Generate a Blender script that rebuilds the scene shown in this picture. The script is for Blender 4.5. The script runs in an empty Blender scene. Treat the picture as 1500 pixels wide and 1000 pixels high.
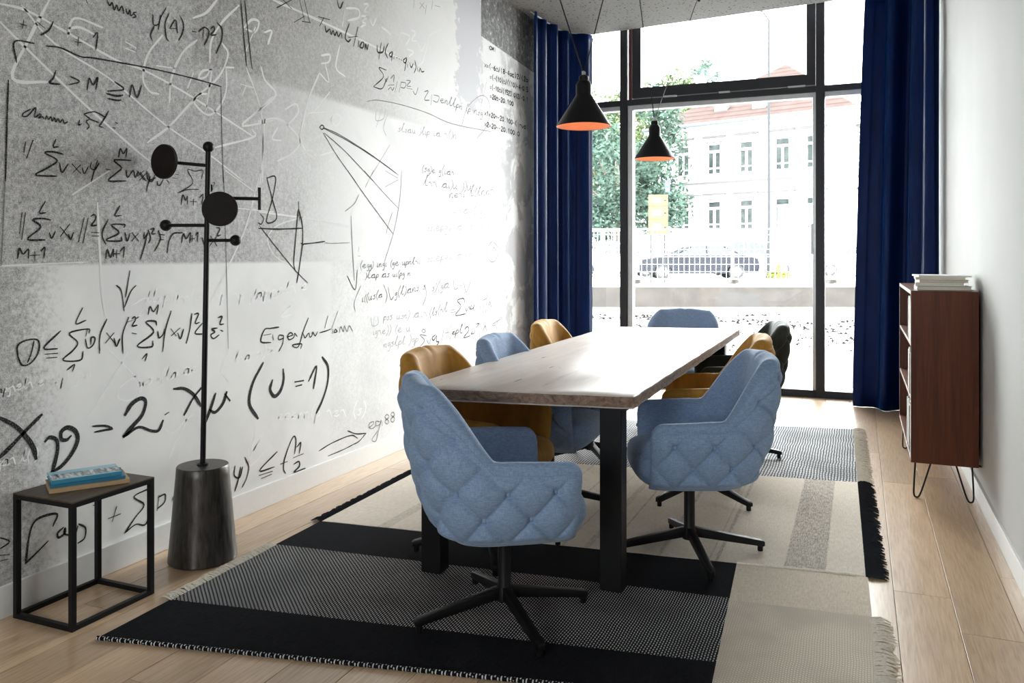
import bpy, bmesh, math, random
from mathutils import Vector, Matrix, noise as mnoise

SC = bpy.context.scene
COL = SC.collection
PI = math.pi

# ------------------------------------------------------------------ camera, sky, exposure
YAW = 0.4006
EYE = 1.29
cam_data = bpy.data.cameras.new('camera')
cam_data.sensor_width = 36.0
cam_data.lens = 36.0 * 1200 / 1500
cam_data.shift_y = (374 - 500) / 1500
cam_data.clip_start = 0.05
cam_data.clip_end = 400
cam = bpy.data.objects.new('camera', cam_data)
COL.objects.link(cam)
cam.location = (0, 0, EYE)
cam.rotation_euler = (PI / 2, 0, YAW)
SC.camera = cam

world = bpy.data.worlds.new('overcast_sky')
SC.world = world
world.use_nodes = True
bg = world.node_tree.nodes['Background']
bg.inputs[0].default_value = (0.98, 0.985, 1.0, 1)
bg.inputs[1].default_value = 1.0

SC.view_settings.view_transform = 'Standard'
SC.view_settings.look = 'None'
SC.view_settings.gamma = 1.0
SC.view_settings.use_curve_mapping = False
SC.view_settings.exposure = 4.82
SC.cycles.use_denoising = True
SC.cycles.max_bounces = 10
SC.cycles.diffuse_bounces = 6
SC.cycles.glossy_bounces = 4
SC.cycles.transparent_max_bounces = 16
SC.cycles.sample_clamp_indirect = 8.0

# room measures (metres)
XL, XR = -2.81, 0.585        # left (mural) wall, right wall
YW = 7.97                    # window plane
YB = -2.6                    # wall behind the camera
ZC = 3.50                    # ceiling

# openings through which the sky lights the room: sampling portals only, they give off nothing
def portal(name, loc, rot, sx, sy):
    l = bpy.data.lights.new(name, 'AREA')
    l.shape = 'RECTANGLE'
    l.size, l.size_y = sx, sy
    l.cycles.is_portal = True
    o = bpy.data.objects.new(name, l)
    COL.objects.link(o)
    o.location = loc
    o.rotation_euler = rot
    o['kind'] = 'helper'
    return o
portal('window_sampling_portal', (-1.11, YW + 0.12, 2.05), (-PI / 2, 0, 0), 3.3, 4.0)
portal('fill_window_sampling_portal', (-1.1, YB - 0.1, 1.75), (PI / 2, 0, 0), 1.3, 1.5)  # portal of the added rear fill window

# ------------------------------------------------------------------ node helpers
class NT:
    def __init__(self, name):
        self.m = bpy.data.materials.new(name)
        self.m.use_nodes = True
        self.t = self.m.node_tree
        self.b = self.t.nodes['Principled BSDF']
    def n(self, typ, **kw):
        nd = self.t.nodes.new(typ)
        for k, v in kw.items():
            setattr(nd, k, v)
        return nd
    def lk(self, a, b):
        self.t.links.new(a, b)
    def put(self, sock, v):
        if isinstance(v, (int, float)):
            sock.default_value = v
        elif isinstance(v, tuple):
            sock.default_value = v if len(v) == 4 or sock.type == 'VECTOR' else (*v, 1)
        else:
            self.lk(v, sock)
    def coord(self, kind='Object', scale=None, rot=None):
        c = self.n('ShaderNodeTexCoord').outputs[kind]
        if scale is None and rot is None:
            return c
        mp = self.n('ShaderNodeMapping')
        self.lk(c, mp.inputs[0])
        if scale is not None:
            mp.inputs['Scale'].default_value = scale
        if rot is not None:
            mp.inputs['Rotation'].default_value = rot
        return mp.outputs[0]
    def sep(self, v):
        s = self.n('ShaderNodeSeparateXYZ')
        self.lk(v, s.inputs[0])
        return s.outputs
    def math(self, op, a, b=None, c=None):
        nd = self.n('ShaderNodeMath', operation=op)
        self.put(nd.inputs[0], a)
        if b is not None:
            self.put(nd.inputs[1], b)
        if c is not None:
            self.put(nd.inputs[2], c)
        return nd.outputs[0]
    def noise(self, vec, scale=5, detail=2, rough=0.5, dist=0.0):
        nd = self.n('ShaderNodeTexNoise')
        self.lk(vec, nd.inputs['Vector'])
        nd.inputs['Scale'].default_value = scale
        nd.inputs['Detail'].default_value = detail
        nd.inputs['Roughness'].default_value = rough
        nd.inputs['Distortion'].default_value = dist
        return nd.outputs[0]
    def step(self, v, a, b, lo=0.0, hi=1.0):
        nd = self.n('ShaderNodeMapRange', interpolation_type='SMOOTHSTEP')
        self.put(nd.inputs[0], v)
        nd.inputs[1].default_value = a
        nd.inputs[2].default_value = b
        nd.inputs[3].default_value = lo
        nd.inputs[4].default_value = hi
        return nd.outputs[0]
    def mix(self, f, a, b, blend='MIX'):
        nd = self.n('ShaderNodeMix', data_type='RGBA', blend_type=blend)
        self.put(nd.inputs[0], f)
        self.put(nd.inputs[6], a)
        self.put(nd.inputs[7], b)
        return nd.outputs[2]
    def ramp(self, f, stops):
        nd = self.n('ShaderNodeValToRGB')
        self.put(nd.inputs[0], f)
        e = nd.color_ramp.elements
        while len(e) < len(stops):
            e.new(0.5)
        for el, (p, c) in zip(e, stops):
            el.position = p
            el.color = (*c, 1) if len(c) == 3 else c
        return nd.outputs[0]
    def bump(self, h, strength=0.3, dist=0.005):
        nd = self.n('ShaderNodeBump')
        nd.inputs['Strength'].default_value = strength
        nd.inputs['Distance'].default_value = dist
        self.lk(h, nd.inputs['Height'])
        self.lk(nd.outputs[0], self.b.inputs['Normal'])
    def set(self, color=None, rough=None, metal=None, **kw):
        if color is not None:
            self.put(self.b.inputs['Base Color'], color)
        if rough is not None:
            self.put(self.b.inputs['Roughness'], rough)
        if metal is not None:
            self.put(self.b.inputs['Metallic'], metal)
        for k, v in kw.items():
            self.put(self.b.inputs[k.replace('_', ' ')], v)
        return self.m

def plain(name, color, rough=0.5, metal=0.0, var=0.06, scale=40, bump=0.0, spec=0.5, **kw):
    """procedural paint / plastic / metal with slight unevenness"""
    q = NT(name)
    c = q.coord()
    nz = q.noise(c, scale, 3, 0.6)
    lo = tuple(max(0, x * (1 - var)) for x in color)
    hi = tuple(min(1, x * (1 + var)) for x in color)
    col = q.ramp(nz, [(0.3, lo), (0.7, hi)])
    if bump:
        q.bump(nz, bump, 0.002)
    return q.set(col, rough, metal, Specular_IOR_Level=spec, **kw)

# ------------------------------------------------------------------ mesh helpers
class MB:
    def __init__(self):
        self.v, self.f = [], []
    def quad_grid(self, rows, close_u=False, close_v=False):
        """rows: list of equal-length lists of points"""
        b = len(self.v)
        nu, nv = len(rows), len(rows[0])
        for r in rows:
            self.v.extend([tuple(p) for p in r])
        for i in range(nu if close_u else nu - 1):
            for j in range(nv if close_v else nv - 1):
                i2, j2 = (i + 1) % nu, (j + 1) % nv
                self.f.append((b + i * nv + j, b + i2 * nv + j, b + i2 * nv + j2, b + i * nv + j2))
        return self
    def box(self, x0, x1, y0, y1, z0, z1):
        b = len(self.v)
        self.v += [(x0, y0, z0), (x1, y0, z0), (x1, y1, z0), (x0, y1, z0), (x0, y0, z1), (x1, y0, z1), (x1, y1, z1), (x0, y1, z1)]
        for q in ((0, 3, 2, 1), (4, 5, 6, 7), (0, 1, 5, 4), (1, 2, 6, 5), (2, 3, 7, 6), (3, 0, 4, 7)):
            self.f.append(tuple(b + i for i in q))
        return self
    def prism(self, poly, z0, z1):
        """vertical prism over a plan polygon (counter-clockwise)"""
        b = len(self.v)
        n = len(poly)
        self.v += [(x, y, z0) for x, y in poly] + [(x, y, z1) for x, y in poly]
        self.f.append(tuple(b + i for i in reversed(range(n))))
        self.f.append(tuple(b + n + i for i in range(n)))
        for i in range(n):
            j = (i + 1) % n
            self.f.append((b + i, b + j, b + n + j, b + n + i))
        return self
    def lathe(self, prof, seg=32, cx=0, cy=0, cap=True):
        """profile of (radius, z) turned about the vertical"""
        rows = []
        for r, z in prof:
            rows.append([(cx + r * math.cos(2 * PI * k / seg), cy + r * math.sin(2 * PI * k / seg), z) for k in range(seg)])
        b = len(self.v)
        self.quad_grid(rows, close_v=True)
        self.f = [tuple(reversed(q)) if min(q) >= b else q for q in self.f]
        if cap:
            self.f.append(tuple(b + k for k in reversed(range(seg))))
            e = b + (len(prof) - 1) * seg
            self.f.append(tuple(e + k for k in range(seg)))
        return self
    def tube(self, pts, r, seg=8, cap=True):
        pts = [Vector(p) for p in pts]
        rs = r if isinstance(r, (list, tuple)) else [r] * len(pts)
        b = len(self.v)
        t0 = (pts[1] - pts[0]).normalized()
        up = Vector((0, 0, 1)) if abs(t0.z) < 0.9 else Vector((1, 0, 0))
        nrm = t0.cross(up).normalized()
        for i, p in enumerate(pts):
            t = (pts[min(i + 1, len(pts) - 1)] - pts[max(i - 1, 0)]).normalized()
            nrm = (nrm - t * nrm.dot(t)).normalized()
            bi = t.cross(nrm)
            for k in range(seg):
                a = 2 * PI * k / seg
                self.v.append(tuple(p + (nrm * math.cos(a) + bi * math.sin(a)) * rs[i]))
        for i in range(len(pts) - 1):
            for k in range(seg):
                k2 = (k + 1) % seg
                self.f.append((b + i * seg + k, b + i * seg + k2, b + (i + 1) * seg + k2, b + (i + 1) * seg + k))
        if cap:
            self.f.append(tuple(b + k for k in reversed(range(seg))))
            e = b + (len(pts) - 1) * seg
            self.f.append(tuple(e + k for k in range(seg)))
        return self
    def sphere(self, c, r, seg=20, rings=12, sz=1.0):
        rows = []
        for i in range(rings + 1):
            a = PI * i / rings
            rr = max(r * math.sin(a), 1e-5)
            rows.append([(c[0] + rr * math.cos(2 * PI * k / seg), c[1] + rr * math.sin(2 * PI * k / seg), c[2] - r * sz * math.cos(a)) for k in range(seg)])
        b = len(self.f)
        self.quad_grid(rows, close_v=True)
        self.f[b:] = [tuple(reversed(q)) for q in self.f[b:]]
        return self
    def disc(self, c, axis, r, h, seg=40, bev=0.003):
        """thick round plate, centre c, along axis"""
        a = Vector(axis).normalized()
        u = a.cross(Vector((0, 0, 1)))
        if u.length < 1e-3:
            u = Vector((1, 0, 0))
        u.normalize()
        w = a.cross(u)
        c = Vector(c)
        rows = []
        for rr, t in ((1e-4, -h / 2), (r - bev, -h / 2), (r, -h / 2 + bev), (r, h / 2 - bev), (r - bev, h / 2), (1e-4, h / 2)):
            rows.append([tuple(c + a * t + (u * math.cos(2 * PI * k / seg) + w * math.sin(2 * PI * k / seg)) * rr) for k in range(seg)])
        self.quad_grid(rows, close_v=True)
        return self
    def mesh(self, name, smooth=False, bevel=0.0, fix=True, angle=0.6):
        me = bpy.data.meshes.new(name)
        me.from_pydata(self.v, [], self.f)
        if fix or bevel:
            bm = bmesh.new()
            bm.from_mesh(me)
            if fix:
                bmesh.ops.recalc_face_normals(bm, faces=bm.faces)
            if bevel:
                bmesh.ops.bevel(bm, geom=[e for e in bm.edges if len(e.link_faces) == 2 and e.calc_face_angle(0) > 0.5], offset=bevel, segments=2, affect='EDGES', profile=0.5)
            bm.to_mesh(me)
            bm.free()
        if smooth:
            me.shade_smooth()
            if angle:
                me.set_sharp_from_angle(angle=angle)
        me.update()
        return me
    def build(self, name, mat, parent=None, smooth=False, bevel=0.0, fix=True, angle=0.6):
        return link(name, self.mesh(name, smooth, bevel, fix, angle), mat, parent)

def link(name, me, mat, parent=None):
    o = bpy.data.objects.new(name, me)
    COL.objects.link(o)
    if mat is not None and not me.materials:
        me.materials.append(mat)
    if parent is not None:
        o.parent = parent
    return o

def tag(o, label=None, category=None, group=None, kind=None):
    if label:
        o['label'] = label
    if category:
        o['category'] = category
    if group:
        o['group'] = group
    if kind:
        o['kind'] = kind
    return o

def empty(name, loc=(0, 0, 0), rz=0.0, label=None, category=None, group=None):
    o = bpy.data.objects.new(name, None)
    o.empty_display_size = 0.1
    COL.objects.link(o)
    o.location = loc
    o.rotation_euler = (0, 0, rz)
    return tag(o, label, category, group)

def struct(o):
    o['kind'] = 'structure'
    return o

def catmull(pts, n=6, closed=False):
    out = []
    P = [Vector(p) for p in pts]
    N = len(P)
    if N < 3:
        return P
    for i in range(N if closed else N - 1):
        if closed:
            a, b, c, d = P[(i - 1) % N], P[i], P[(i + 1) % N], P[(i + 2) % N]
        else:
            b, c = P[i], P[i + 1]
            a = P[i - 1] if i else b * 2 - c
            d = P[i + 2] if i + 2 < N else c * 2 - b
        for k in range(n):
            t = k / n
            out.append(0.5 * ((2 * b) + (c - a) * t + (2 * a - 5 * b + 4 * c - d) * t * t + (3 * b - a - 3 * c + d) * t ** 3))
    if not closed:
        out.append(P[-1])
    return out

def sstep(a, b, x):
    t = min(1, max(0, (x - a) / (b - a)))
    return t * t * (3 - 2 * t)

# ------------------------------------------------------------------ materials of the room
def mat_oak():
    q = NT('oak_plank')
    c = q.coord()
    rnd = q.n('ShaderNodeObjectInfo').outputs['Random']
    off = q.n('ShaderNodeVectorMath', operation='ADD')
    cmb = q.n('ShaderNodeCombineXYZ')
    q.lk(q.math('MULTIPLY', rnd, 37.0), cmb.inputs[0])
    q.lk(q.math('MULTIPLY', rnd, 91.0), cmb.inputs[1])
    q.lk(c, off.inputs[0]); q.lk(cmb.outputs[0], off.inputs[1])
    mp = q.n('ShaderNodeMapping')
    mp.inputs['Scale'].default_value = (1, 0.05, 1)
    q.lk(off.outputs[0], mp.inputs[0])
    grain = q.noise(mp.outputs[0], 130, 4, 0.55, 0.3)
    mp2 = q.n('ShaderNodeMapping')
    mp2.inputs['Scale'].default_value = (1, 0.22, 1)
    q.lk(off.outputs[0], mp2.inputs[0])
    cloud = q.noise(mp2.outputs[0], 7, 3, 0.6, 1.2)
    col = q.ramp(grain, [(0.27, (0.47, 0.305, 0.18)), (0.52, (0.61, 0.44, 0.285)), (0.76, (0.69, 0.525, 0.365))])
    col = q.mix(q.step(cloud, 0.45, 0.75, 0, 0.40), col, (0.38, 0.25, 0.155))
    tint = q.ramp(rnd, [(0.0, (0.80, 0.78, 0.76)), (0.5, (1, 0.98, 0.95)), (1.0, (1.08, 1.04, 1.0))])
    col = q.mix(1.0, col, tint, 'MULTIPLY')
    # knots
    kn = q.n('ShaderNodeTexVoronoi')
    mp3 = q.n('ShaderNodeMapping')
    mp3.inputs['Scale'].default_value = (1, 0.55, 1)
    q.lk(off.outputs[0], mp3.inputs[0])
    q.lk(mp3.outputs[0], kn.inputs['Vector'])
    kn.inputs['Scale'].default_value = 2.3
    k = q.step(kn.outputs['Distance'], 0.015, 0.06, 1, 0)
    col = q.mix(q.math('MULTIPLY', k, 0.75), col, (0.14, 0.085, 0.055))
    q.bump(grain, 0.02, 0.0004)
    return q.set(col, 0.30, 0.0, Coat_Weight=0.35, Coat_Roughness=0.22)

def mat_mural():
    """printed wallpaper: plaster greys, pale panels, a torn patch and a concrete patch (print, not shade)"""
    q = NT('mural_wallpaper')
    c = q.coord()
    _, y, z = q.sep(c)
    fine = q.noise(c, 210, 3, 0.75)
    mid = q.noise(c, 60, 3, 0.65)
    big = q.noise(c, 2.2, 4, 0.55, 0.5)
    speck = q.math('ADD', q.math('MULTIPLY', fine, 0.6), q.math('MULTIPLY', mid, 0.4))
    white = q.mix(q.step(big, 0.35, 0.7), (0.84, 0.84, 0.83), (0.74, 0.74, 0.74))
    grey = q.ramp(speck, [(0.36, (0.13, 0.13, 0.135)), (0.48, (0.36, 0.355, 0.355)), (0.60, (0.62, 0.615, 0.61))])
    # plaster panel above the seam, fading out to the right
    seam = q.step(z, 1.245, 1.265)
    fade = q.step(q.math('ADD', y, q.math('MULTIPLY', big, 1.2)), 3.6, 5.0, 1, 0.0)
    m1 = q.math('MULTIPLY', seam, fade)
    # speckled strip at the far left below the seam
    m2 = q.math('MULTIPLY', q.step(z, 1.255, 1.245), q.step(q.math('ADD', y, q.math('MULTIPLY', mid, 0.25)), 2.12, 2.36, 0.95, 0.0))
    m = q.math('MAXIMUM', m1, m2)
    col = q.mix(q.math('MULTIPLY', m, 0.92), white, grey)
    # faint speckled field right of the small panel seam
    m3 = q.math('MULTIPLY', q.step(y, 3.92, 3.98), q.step(z, 1.27, 1.25))
    col = q.mix(q.math('MULTIPLY', m3, q.step(speck, 0.40, 0.58, 0.35, 0.0)), col, (0.45, 0.45, 0.45))
    # darker brownish field at the top, behind the brackets
    m4 = q.math('MULTIPLY', q.step(z, 2.17, 2.21), q.math('MULTIPLY', q.step(y, 2.87, 2.90), q.step(q.math('ADD', y, q.math('MULTIPLY', big, 1.5)), 4.6, 6.4, 1, 0)))
    col = q.mix(q.math('MULTIPLY', m4, 0.62), col, q.ramp(speck, [(0.38, (0.10, 0.09, 0.085)), (0.60, (0.46, 0.44, 0.425))]))
    # torn grey paper
    jag = q.math('MULTIPLY', q.math('SUBTRACT', q.noise(c, 9, 5, 0.7), 0.5), 0.55)
    ye = q.math('ADD', y, jag)
    m5 = q.math('MULTIPLY', q.math('MULTIPLY', q.step(ye, 5.55, 5.58), q.step(ye, 6.02, 5.98)), q.step(q.math('ADD', z, jag), 2.45, 2.5))
    col = q.mix(m5, col, (0.60, 0.60, 0.63))
    m6 = q.math('MULTIPLY', q.step(ye, 6.35, 6.55), q.step(q.noise(c, 3.5, 5, 0.7, 0.6), 0.44, 0.54))
    col = q.mix(q.math('MULTIPLY', m6, 0.75), col, (0.42, 0.42, 0.445))
    # raw concrete patch in the top corner
    m7 = q.math('MULTIPLY', q.step(y, 5.99, 6.0), q.step(q.math('ADD', z, q.math('MULTIPLY', y, 0.05)), 3.36, 3.365))
    conc = q.ramp(q.noise(c, 24, 6, 0.8), [(0.36, (0.05, 0.05, 0.05)), (0.55, (0.20, 0.20, 0.20)), (0.66, (0.62, 0.62, 0.62))])
    col = q.mix(m7, col, conc)
    q.bump(speck, 0.10, 0.001)
    return q.set(col, 0.72)

def mat_ink(name, color, wear):
    q = NT(name)
    c = q.coord()
    nz = q.noise(c, 240, 2, 0.7)
    col = q.mix(q.step(nz, 0.50, 0.66, 0, wear), color, (0.50, 0.50, 0.50) if color[0] < 0.5 else (0.66, 0.66, 0.66))
    return q.set(col, 0.8, Specular_IOR_Level=0.1)

def mat_ceiling():
    q = NT('perforated_acoustic_board')
    c = q.coord()
    vo = q.n('ShaderNodeTexVoronoi')
    q.lk(c, vo.inputs['Vector'])
    vo.inputs['Scale'].default_value = 30
    hole = q.step(vo.outputs['Distance'], 0.22, 0.30, 1, 0)
    nz = q.noise(c, 50, 3)
    sel = q.step(q.noise(c, 38, 1), 0.47, 0.5)
    hole = q.math('MULTIPLY', hole, sel)
    col = q.mix(hole, q.ramp(nz, [(0.3, (0.23, 0.23, 0.228)), (0.7, (0.30, 0.30, 0.297))]), (0.035, 0.035, 0.035))
    q.bump(hole, -0.6, 0.006)
    return q.set(col, 0.85)

def mat_fabric(name, color, dark, rough=0.85, sheen=0.4, weave=1.0, tint=(1, 1, 1)):
    q = NT(name)
    c = q.coord()
    wv = q.noise(q.coord(scale=(1, 1, 0.12)), 420, 2, 0.6)
    wh = q.noise(q.coord(scale=(0.12, 0.12, 1)), 420, 2, 0.6)
    w = q.math('MULTIPLY', q.math('ADD', wv, wh), 0.5)
    cl = q.noise(c, 9, 3, 0.6)
    col = q.ramp(w, [(0.38, dark), (0.60, color)])
    col = q.mix(q.step(cl, 0.35, 0.7, 0.0, 0.10), col, dark)
    q.bump(w, 0.08 * weave, 0.0008)
    return q.set(col, rough, 0.0, Sheen_Weight=sheen, Sheen_Roughness=0.4, Sheen_Tint=(*tint, 1))

def mat_velvet(name, color, sheen, tint, rough=0.6):
    q = NT(name)
    c = q.coord(scale=(1, 1, 0.25))
    nz = q.noise(c, 14, 4, 0.6)
    col = q.mix(q.step(nz, 0.35, 0.7), color, tuple(x * 0.7 for x in color))
    q.bump(q.noise(q.coord(), 500, 2), 0.08, 0.001)
    return q.set(col, rough, 0.0, Sheen_Weight=sheen, Sheen_Roughness=0.3, Sheen_Tint=(*tint, 1), Specular_IOR_Level=0.12)

def mat_wood(name, dark, light, axis='z', scale=1.0, rough=0.42, streak=18):
    q = NT(name)
    sc = {'z': (1, 1, 0.05), 'y': (1, 0.05, 1), 'x': (0.05, 1, 1)}[axis]
    c = q.coord(scale=tuple(s * scale for s in sc))
    g = q.noise(c, streak, 6, 0.62, 0.4)
    g2 = q.noise(c, streak * 5, 3, 0.6)
    mixg = q.math('ADD', q.math('MULTIPLY', g, 0.7), q.math('MULTIPLY', g2, 0.3))
    col = q.ramp(mixg, [(0.36, dark), (0.62, light)])
    q.bump(mixg, 0.08, 0.001)
    return q.set(col, rough, Specular_IOR_Level=0.25)

def mat_slab():
    q = NT('weathered_table_wood')
    c = q.coord(scale=(1, 0.07, 1))
    g = q.noise(c, 26, 6, 0.7, 0.6)
    g2 = q.noise(q.coord(scale=(1, 0.18, 1)), 9, 5, 0.65, 1.0)
    col = q.ramp(g, [(0.26, (0.40, 0.325, 0.275)), (0.42, (0.62, 0.545, 0.485)), (0.70, (0.70, 0.635, 0.585))])
    col = q.mix(q.step(g2, 0.42, 0.66, 0, 0.5), col, (0.74, 0.69, 0.65))
    # short dark checks
    ck = q.noise(q.coord(scale=(1, 0.10, 1)), 34, 2, 0.5, 0.3)
    gate = q.step(q.noise(q.coord(), 5, 2), 0.58, 0.66)
    k = q.math('MULTIPLY', q.step(ck, 0.66, 0.70), gate)
    col = q.mix(k, col, (0.06, 0.045, 0.035))
    h = q.math('SUBTRACT', g, q.math('MULTIPLY', k, 1.2))
    q.bump(h, 0.35, 0.003)
    return q.set(col, 0.42)

def mat_endgrain():
    q = NT('rough_slab_edge')
    c = q.coord(scale=(1, 1, 1.6))
    g = q.noise(c, 22, 6, 0.72, 1.6)
    col = q.ramp(g, [(0.30, (0.045, 0.028, 0.02)), (0.42, (0.17, 0.105, 0.075)), (0.65, (0.33, 0.225, 0.17))])
    q.bump(g, 0.7, 0.006)
    return q.set(col, 0.8)

def frac_stripe(q, v, freq):
    return q.math('FRACT', q.math('MULTIPLY', v, freq))

def mat_weave(name, dark, light, fx, fy, wx, wy, wav=0.0, blur=None, bump=0.5):
    """kilim stitches: staggered light dashes on a dark ground"""
    q = NT(name)
    c = q.coord()
    x, y, z = q.sep(c)
    wob = q.math('MULTIPLY', q.math('SUBTRACT', q.noise(c, 7, 2), 0.5), wav)
    x = q.math('ADD', x, wob)
    cx = q.math('MULTIPLY', x, fx)
    row = q.math('FLOOR', cx)
    ys = q.math('ADD', q.math('MULTIPLY', y, fy), q.math('MULTIPLY', row, 0.5))
    a = q.math('LESS_THAN', q.math('FRACT', cx), wx)
    b = q.math('LESS_THAN', q.math('FRACT', ys), wy)
    st = q.math('MULTIPLY', a, b)
    cl = q.noise(c, 3.0, 3, 0.6)
    lt = q.mix(q.step(cl, 0.35, 0.7), light, tuple(v * 0.72 for v in light))
    col = q.mix(st, dark, lt)
    fz = q.noise(c, 300, 2)
    q.bump(q.math('ADD', q.math('MULTIPLY', st, 0.6), q.math('MULTIPLY', fz, 0.5)), bump, 0.003)
    return q.set(col, 0.95, 0.0, Specular_IOR_Level=0.08)

def mat_kilim(name, color, dark, stripes=(), freq=(260, 300), amt=0.5):
    """plain weave with optional darker stripes given as (x0, x1, strength)"""
    q = NT(name)
    c = q.coord()
    x, y, z = q.sep(c)
    w = q.noise(q.coord(scale=(1, 0.10, 1)), freq[0], 2, 0.6)
    w2 = q.noise(q.coord(scale=(0.10, 1, 1)), freq[1], 2, 0.6)
    ww = q.math('MULTIPLY', q.math('ADD', w, w2), 0.5)
    col = q.ramp(ww, [(0.36, dark), (0.60, color)])
    for x0, x1, stg in stripes:
        s = q.math('MULTIPLY', q.step(x, x0 - 0.004, x0 + 0.004), q.step(x, x1 + 0.004, x1 - 0.004))
        s = q.math('MULTIPLY', s, q.step(ww, 0.42, 0.56, 1.0, 0.35))
        col = q.mix(q.math('MULTIPLY', s, stg), col, (0.055, 0.055, 0.058))
    cl = q.noise(c, 2.5, 3, 0.6)
    col = q.mix(q.step(cl, 0.35, 0.75, 0, 0.3), col, dark)
    q.bump(ww, 0.5, 0.003)
    return q.set(col, 0.95, Specular_IOR_Level=0.08)

M = {}
M['oak'] = mat_oak()
M['mural'] = mat_mural()
M['ink_k'] = mat_ink('black_marker_ink', (0.012, 0.012, 0.013), 0.30)
M['ink_g'] = mat_ink('grey_pencil_line', (0.20, 0.20, 0.215), 0.7)
M['ink_f'] = mat_ink('faint_pencil_line', (0.45, 0.45, 0.46), 0.6)
M['ink_w'] = mat_ink('white_chalk_line', (0.80, 0.80, 0.80), 0.25)
M['ink_W'] = mat_ink('worn_chalk_line', (0.90, 0.90, 0.91), 0.2)
M['white'] = plain('white_paint', (0.78, 0.78, 0.77), 0.45, var=0.02)
M['wall'] = plain('pale_wall_paint', (0.56, 0.565, 0.555), 0.8, var=0.025, scale=3, bump=0.03)
M['ceiling'] = mat_ceiling()
M['anthracite'] = plain('anthracite_powder_coat', (0.026, 0.028, 0.033), 0.45, 0.0, spec=0.3)
M['alu'] = plain('light_aluminium', (0.52, 0.53, 0.54), 0.38, 0.6)
M['black'] = plain('black_steel', (0.006, 0.006, 0.007), 0.45, 0.0, var=0.2, spec=0.22)
M['red'] = plain('dark_red_strip', (0.10, 0.012, 0.012), 0.6)
def mat_glass():
    q = NT('window_glass')
    t = q.t
    out = t.nodes['Material Output']
    tr = q.n('ShaderNodeBsdfTransparent'); tr.inputs[0].default_value = (0.95, 0.97, 0.96, 1)
    gl = q.n('ShaderNodeBsdfGlossy'); gl.inputs['Roughness'].default_value = 0.0
    gl.inputs[0].default_value = (0.9, 0.9, 0.9, 1)
    lw = q.n('ShaderNodeFresnel'); lw.inputs[0].default_value = 1.35
    ms = q.n('ShaderNodeMixShader')
    q.lk(lw.outputs[0], ms.inputs[0]); q.lk(tr.outputs[0], ms.inputs[1]); q.lk(gl.outputs[0], ms.inputs[2])
    q.lk(ms.outputs[0], out.inputs[0])
    return q.m
M['glass'] = mat_glass()

# ------------------------------------------------------------------ floor: oak planks laid along the room
floor = MB().box(XL - 0.3, XR + 0.3, YB - 0.3, YW + 0.10, -0.10, -0.016).build('floor', plain('screed_under_planks', (0.05, 0.035, 0.02), 0.9))
struct(floor)
rng = random.Random(5)
PW = 0.1975
x = 0.123 - PW * 15
cells = []
k = 0
while x < XR + 0.02:
    x0, x1 = max(x, XL + 0.002), min(x + PW, XR - 0.002)
    y = YB - rng.uniform(0, 1.6)
    fixed = []
    if abs(x - (0.123 + PW)) < 0.01:
        fixed = [3.18]
    if abs(x - (0.123 + 2 * PW)) < 0.01:
        fixed = [3.79]
    while y < YW + 0.05:
        L = rng.uniform(1.5, 2.3)
        for fy in fixed:
            if y < fy - 0.2 < y + L + 0.6:
                L = fy - y
        a, b = max(y, YB), min(y + L, YW + 0.05)
        if b - a > 0.05 and x1 - x0 > 0.02:
            p = MB().box(x0 + 0.0012, x1 - 0.0012, a + 0.0012, b - 0.0012, -0.016, rng.uniform(-0.0008, 0.0)).build('plank', M['oak'], floor, bevel=0.0006)
        y += L
    x += PW

# ------------------------------------------------------------------ walls, ceiling
wall_left = struct(MB().box(XL - 0.2, XL, YB, YW + 0.3, -0.1, 4.3).build('wall_left', M['mural']))
wall_right = struct(MB().box(XR, XR + 0.2, YB, YW + 0.3, -0.1, 4.3).build('wall_right', M['wall']))
# ceiling board stops short of the glazing, upper ceiling closes the slot above it
cl = MB()
cl.prism([(XL, YB), (XR, YB), (XR, 7.56), (XL, 7.91)], ZC, ZC + 0.10)
ceiling = struct(cl.build('ceiling', M['ceiling']))
struct(MB().box(XL - 0.2, XR + 0.2, YB - 0.2, YW + 0.3, 4.3, 4.5).build('ceiling', M['wall']))
struct(MB().box(XL, XL + 0.014, YB, YW - 0.05, 0.0, 0.115).build('baseboard_left', M['white'], bevel=0.002))
struct(MB().box(XR - 0.014, XR, YB, YW - 0.05, 0.0, 0.10).build('baseboard_right', M['white'], bevel=0.002))
# rear wall; its unseen window is added behind the camera as fill light
wr = MB()
RX0, RX1, RZ0, RZ1 = -1.7, -0.5, 1.05, 2.45
wr.box(XL - 0.2, RX0, YB - 0.2, YB, -0.1, 4.3)
wr.box(RX1, XR + 0.2, YB - 0.2, YB, -0.1, 4.3)
wr.box(RX0, RX1, YB - 0.2, YB, -0.1, RZ0)
wr.box(RX0, RX1, YB - 0.2, YB, RZ1, 4.3)
struct(wr.build('wall_rear', M['wall']))
w2 = struct(MB().box(RX0, RX0 + 0.06, YB - 0.15, YB - 0.08, RZ0, RZ1).box(RX1 - 0.06, RX1, YB - 0.15, YB - 0.08, RZ0, RZ1)
            .box(RX0, RX1, YB - 0.15, YB - 0.08, RZ0, RZ0 + 0.06).box(RX0, RX1, YB - 0.15, YB - 0.08, RZ1 - 0.06, RZ1)
            .box(-1.13, -1.07, YB - 0.15, YB - 0.08, RZ0, RZ1).build('added_fill_window', M['anthracite']))
MB().box(RX0 + 0.05, RX1 - 0.05, YB - 0.12, YB - 0.112, RZ0 + 0.05, RZ1 - 0.05).build('pane', M['glass'], w2)

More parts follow.
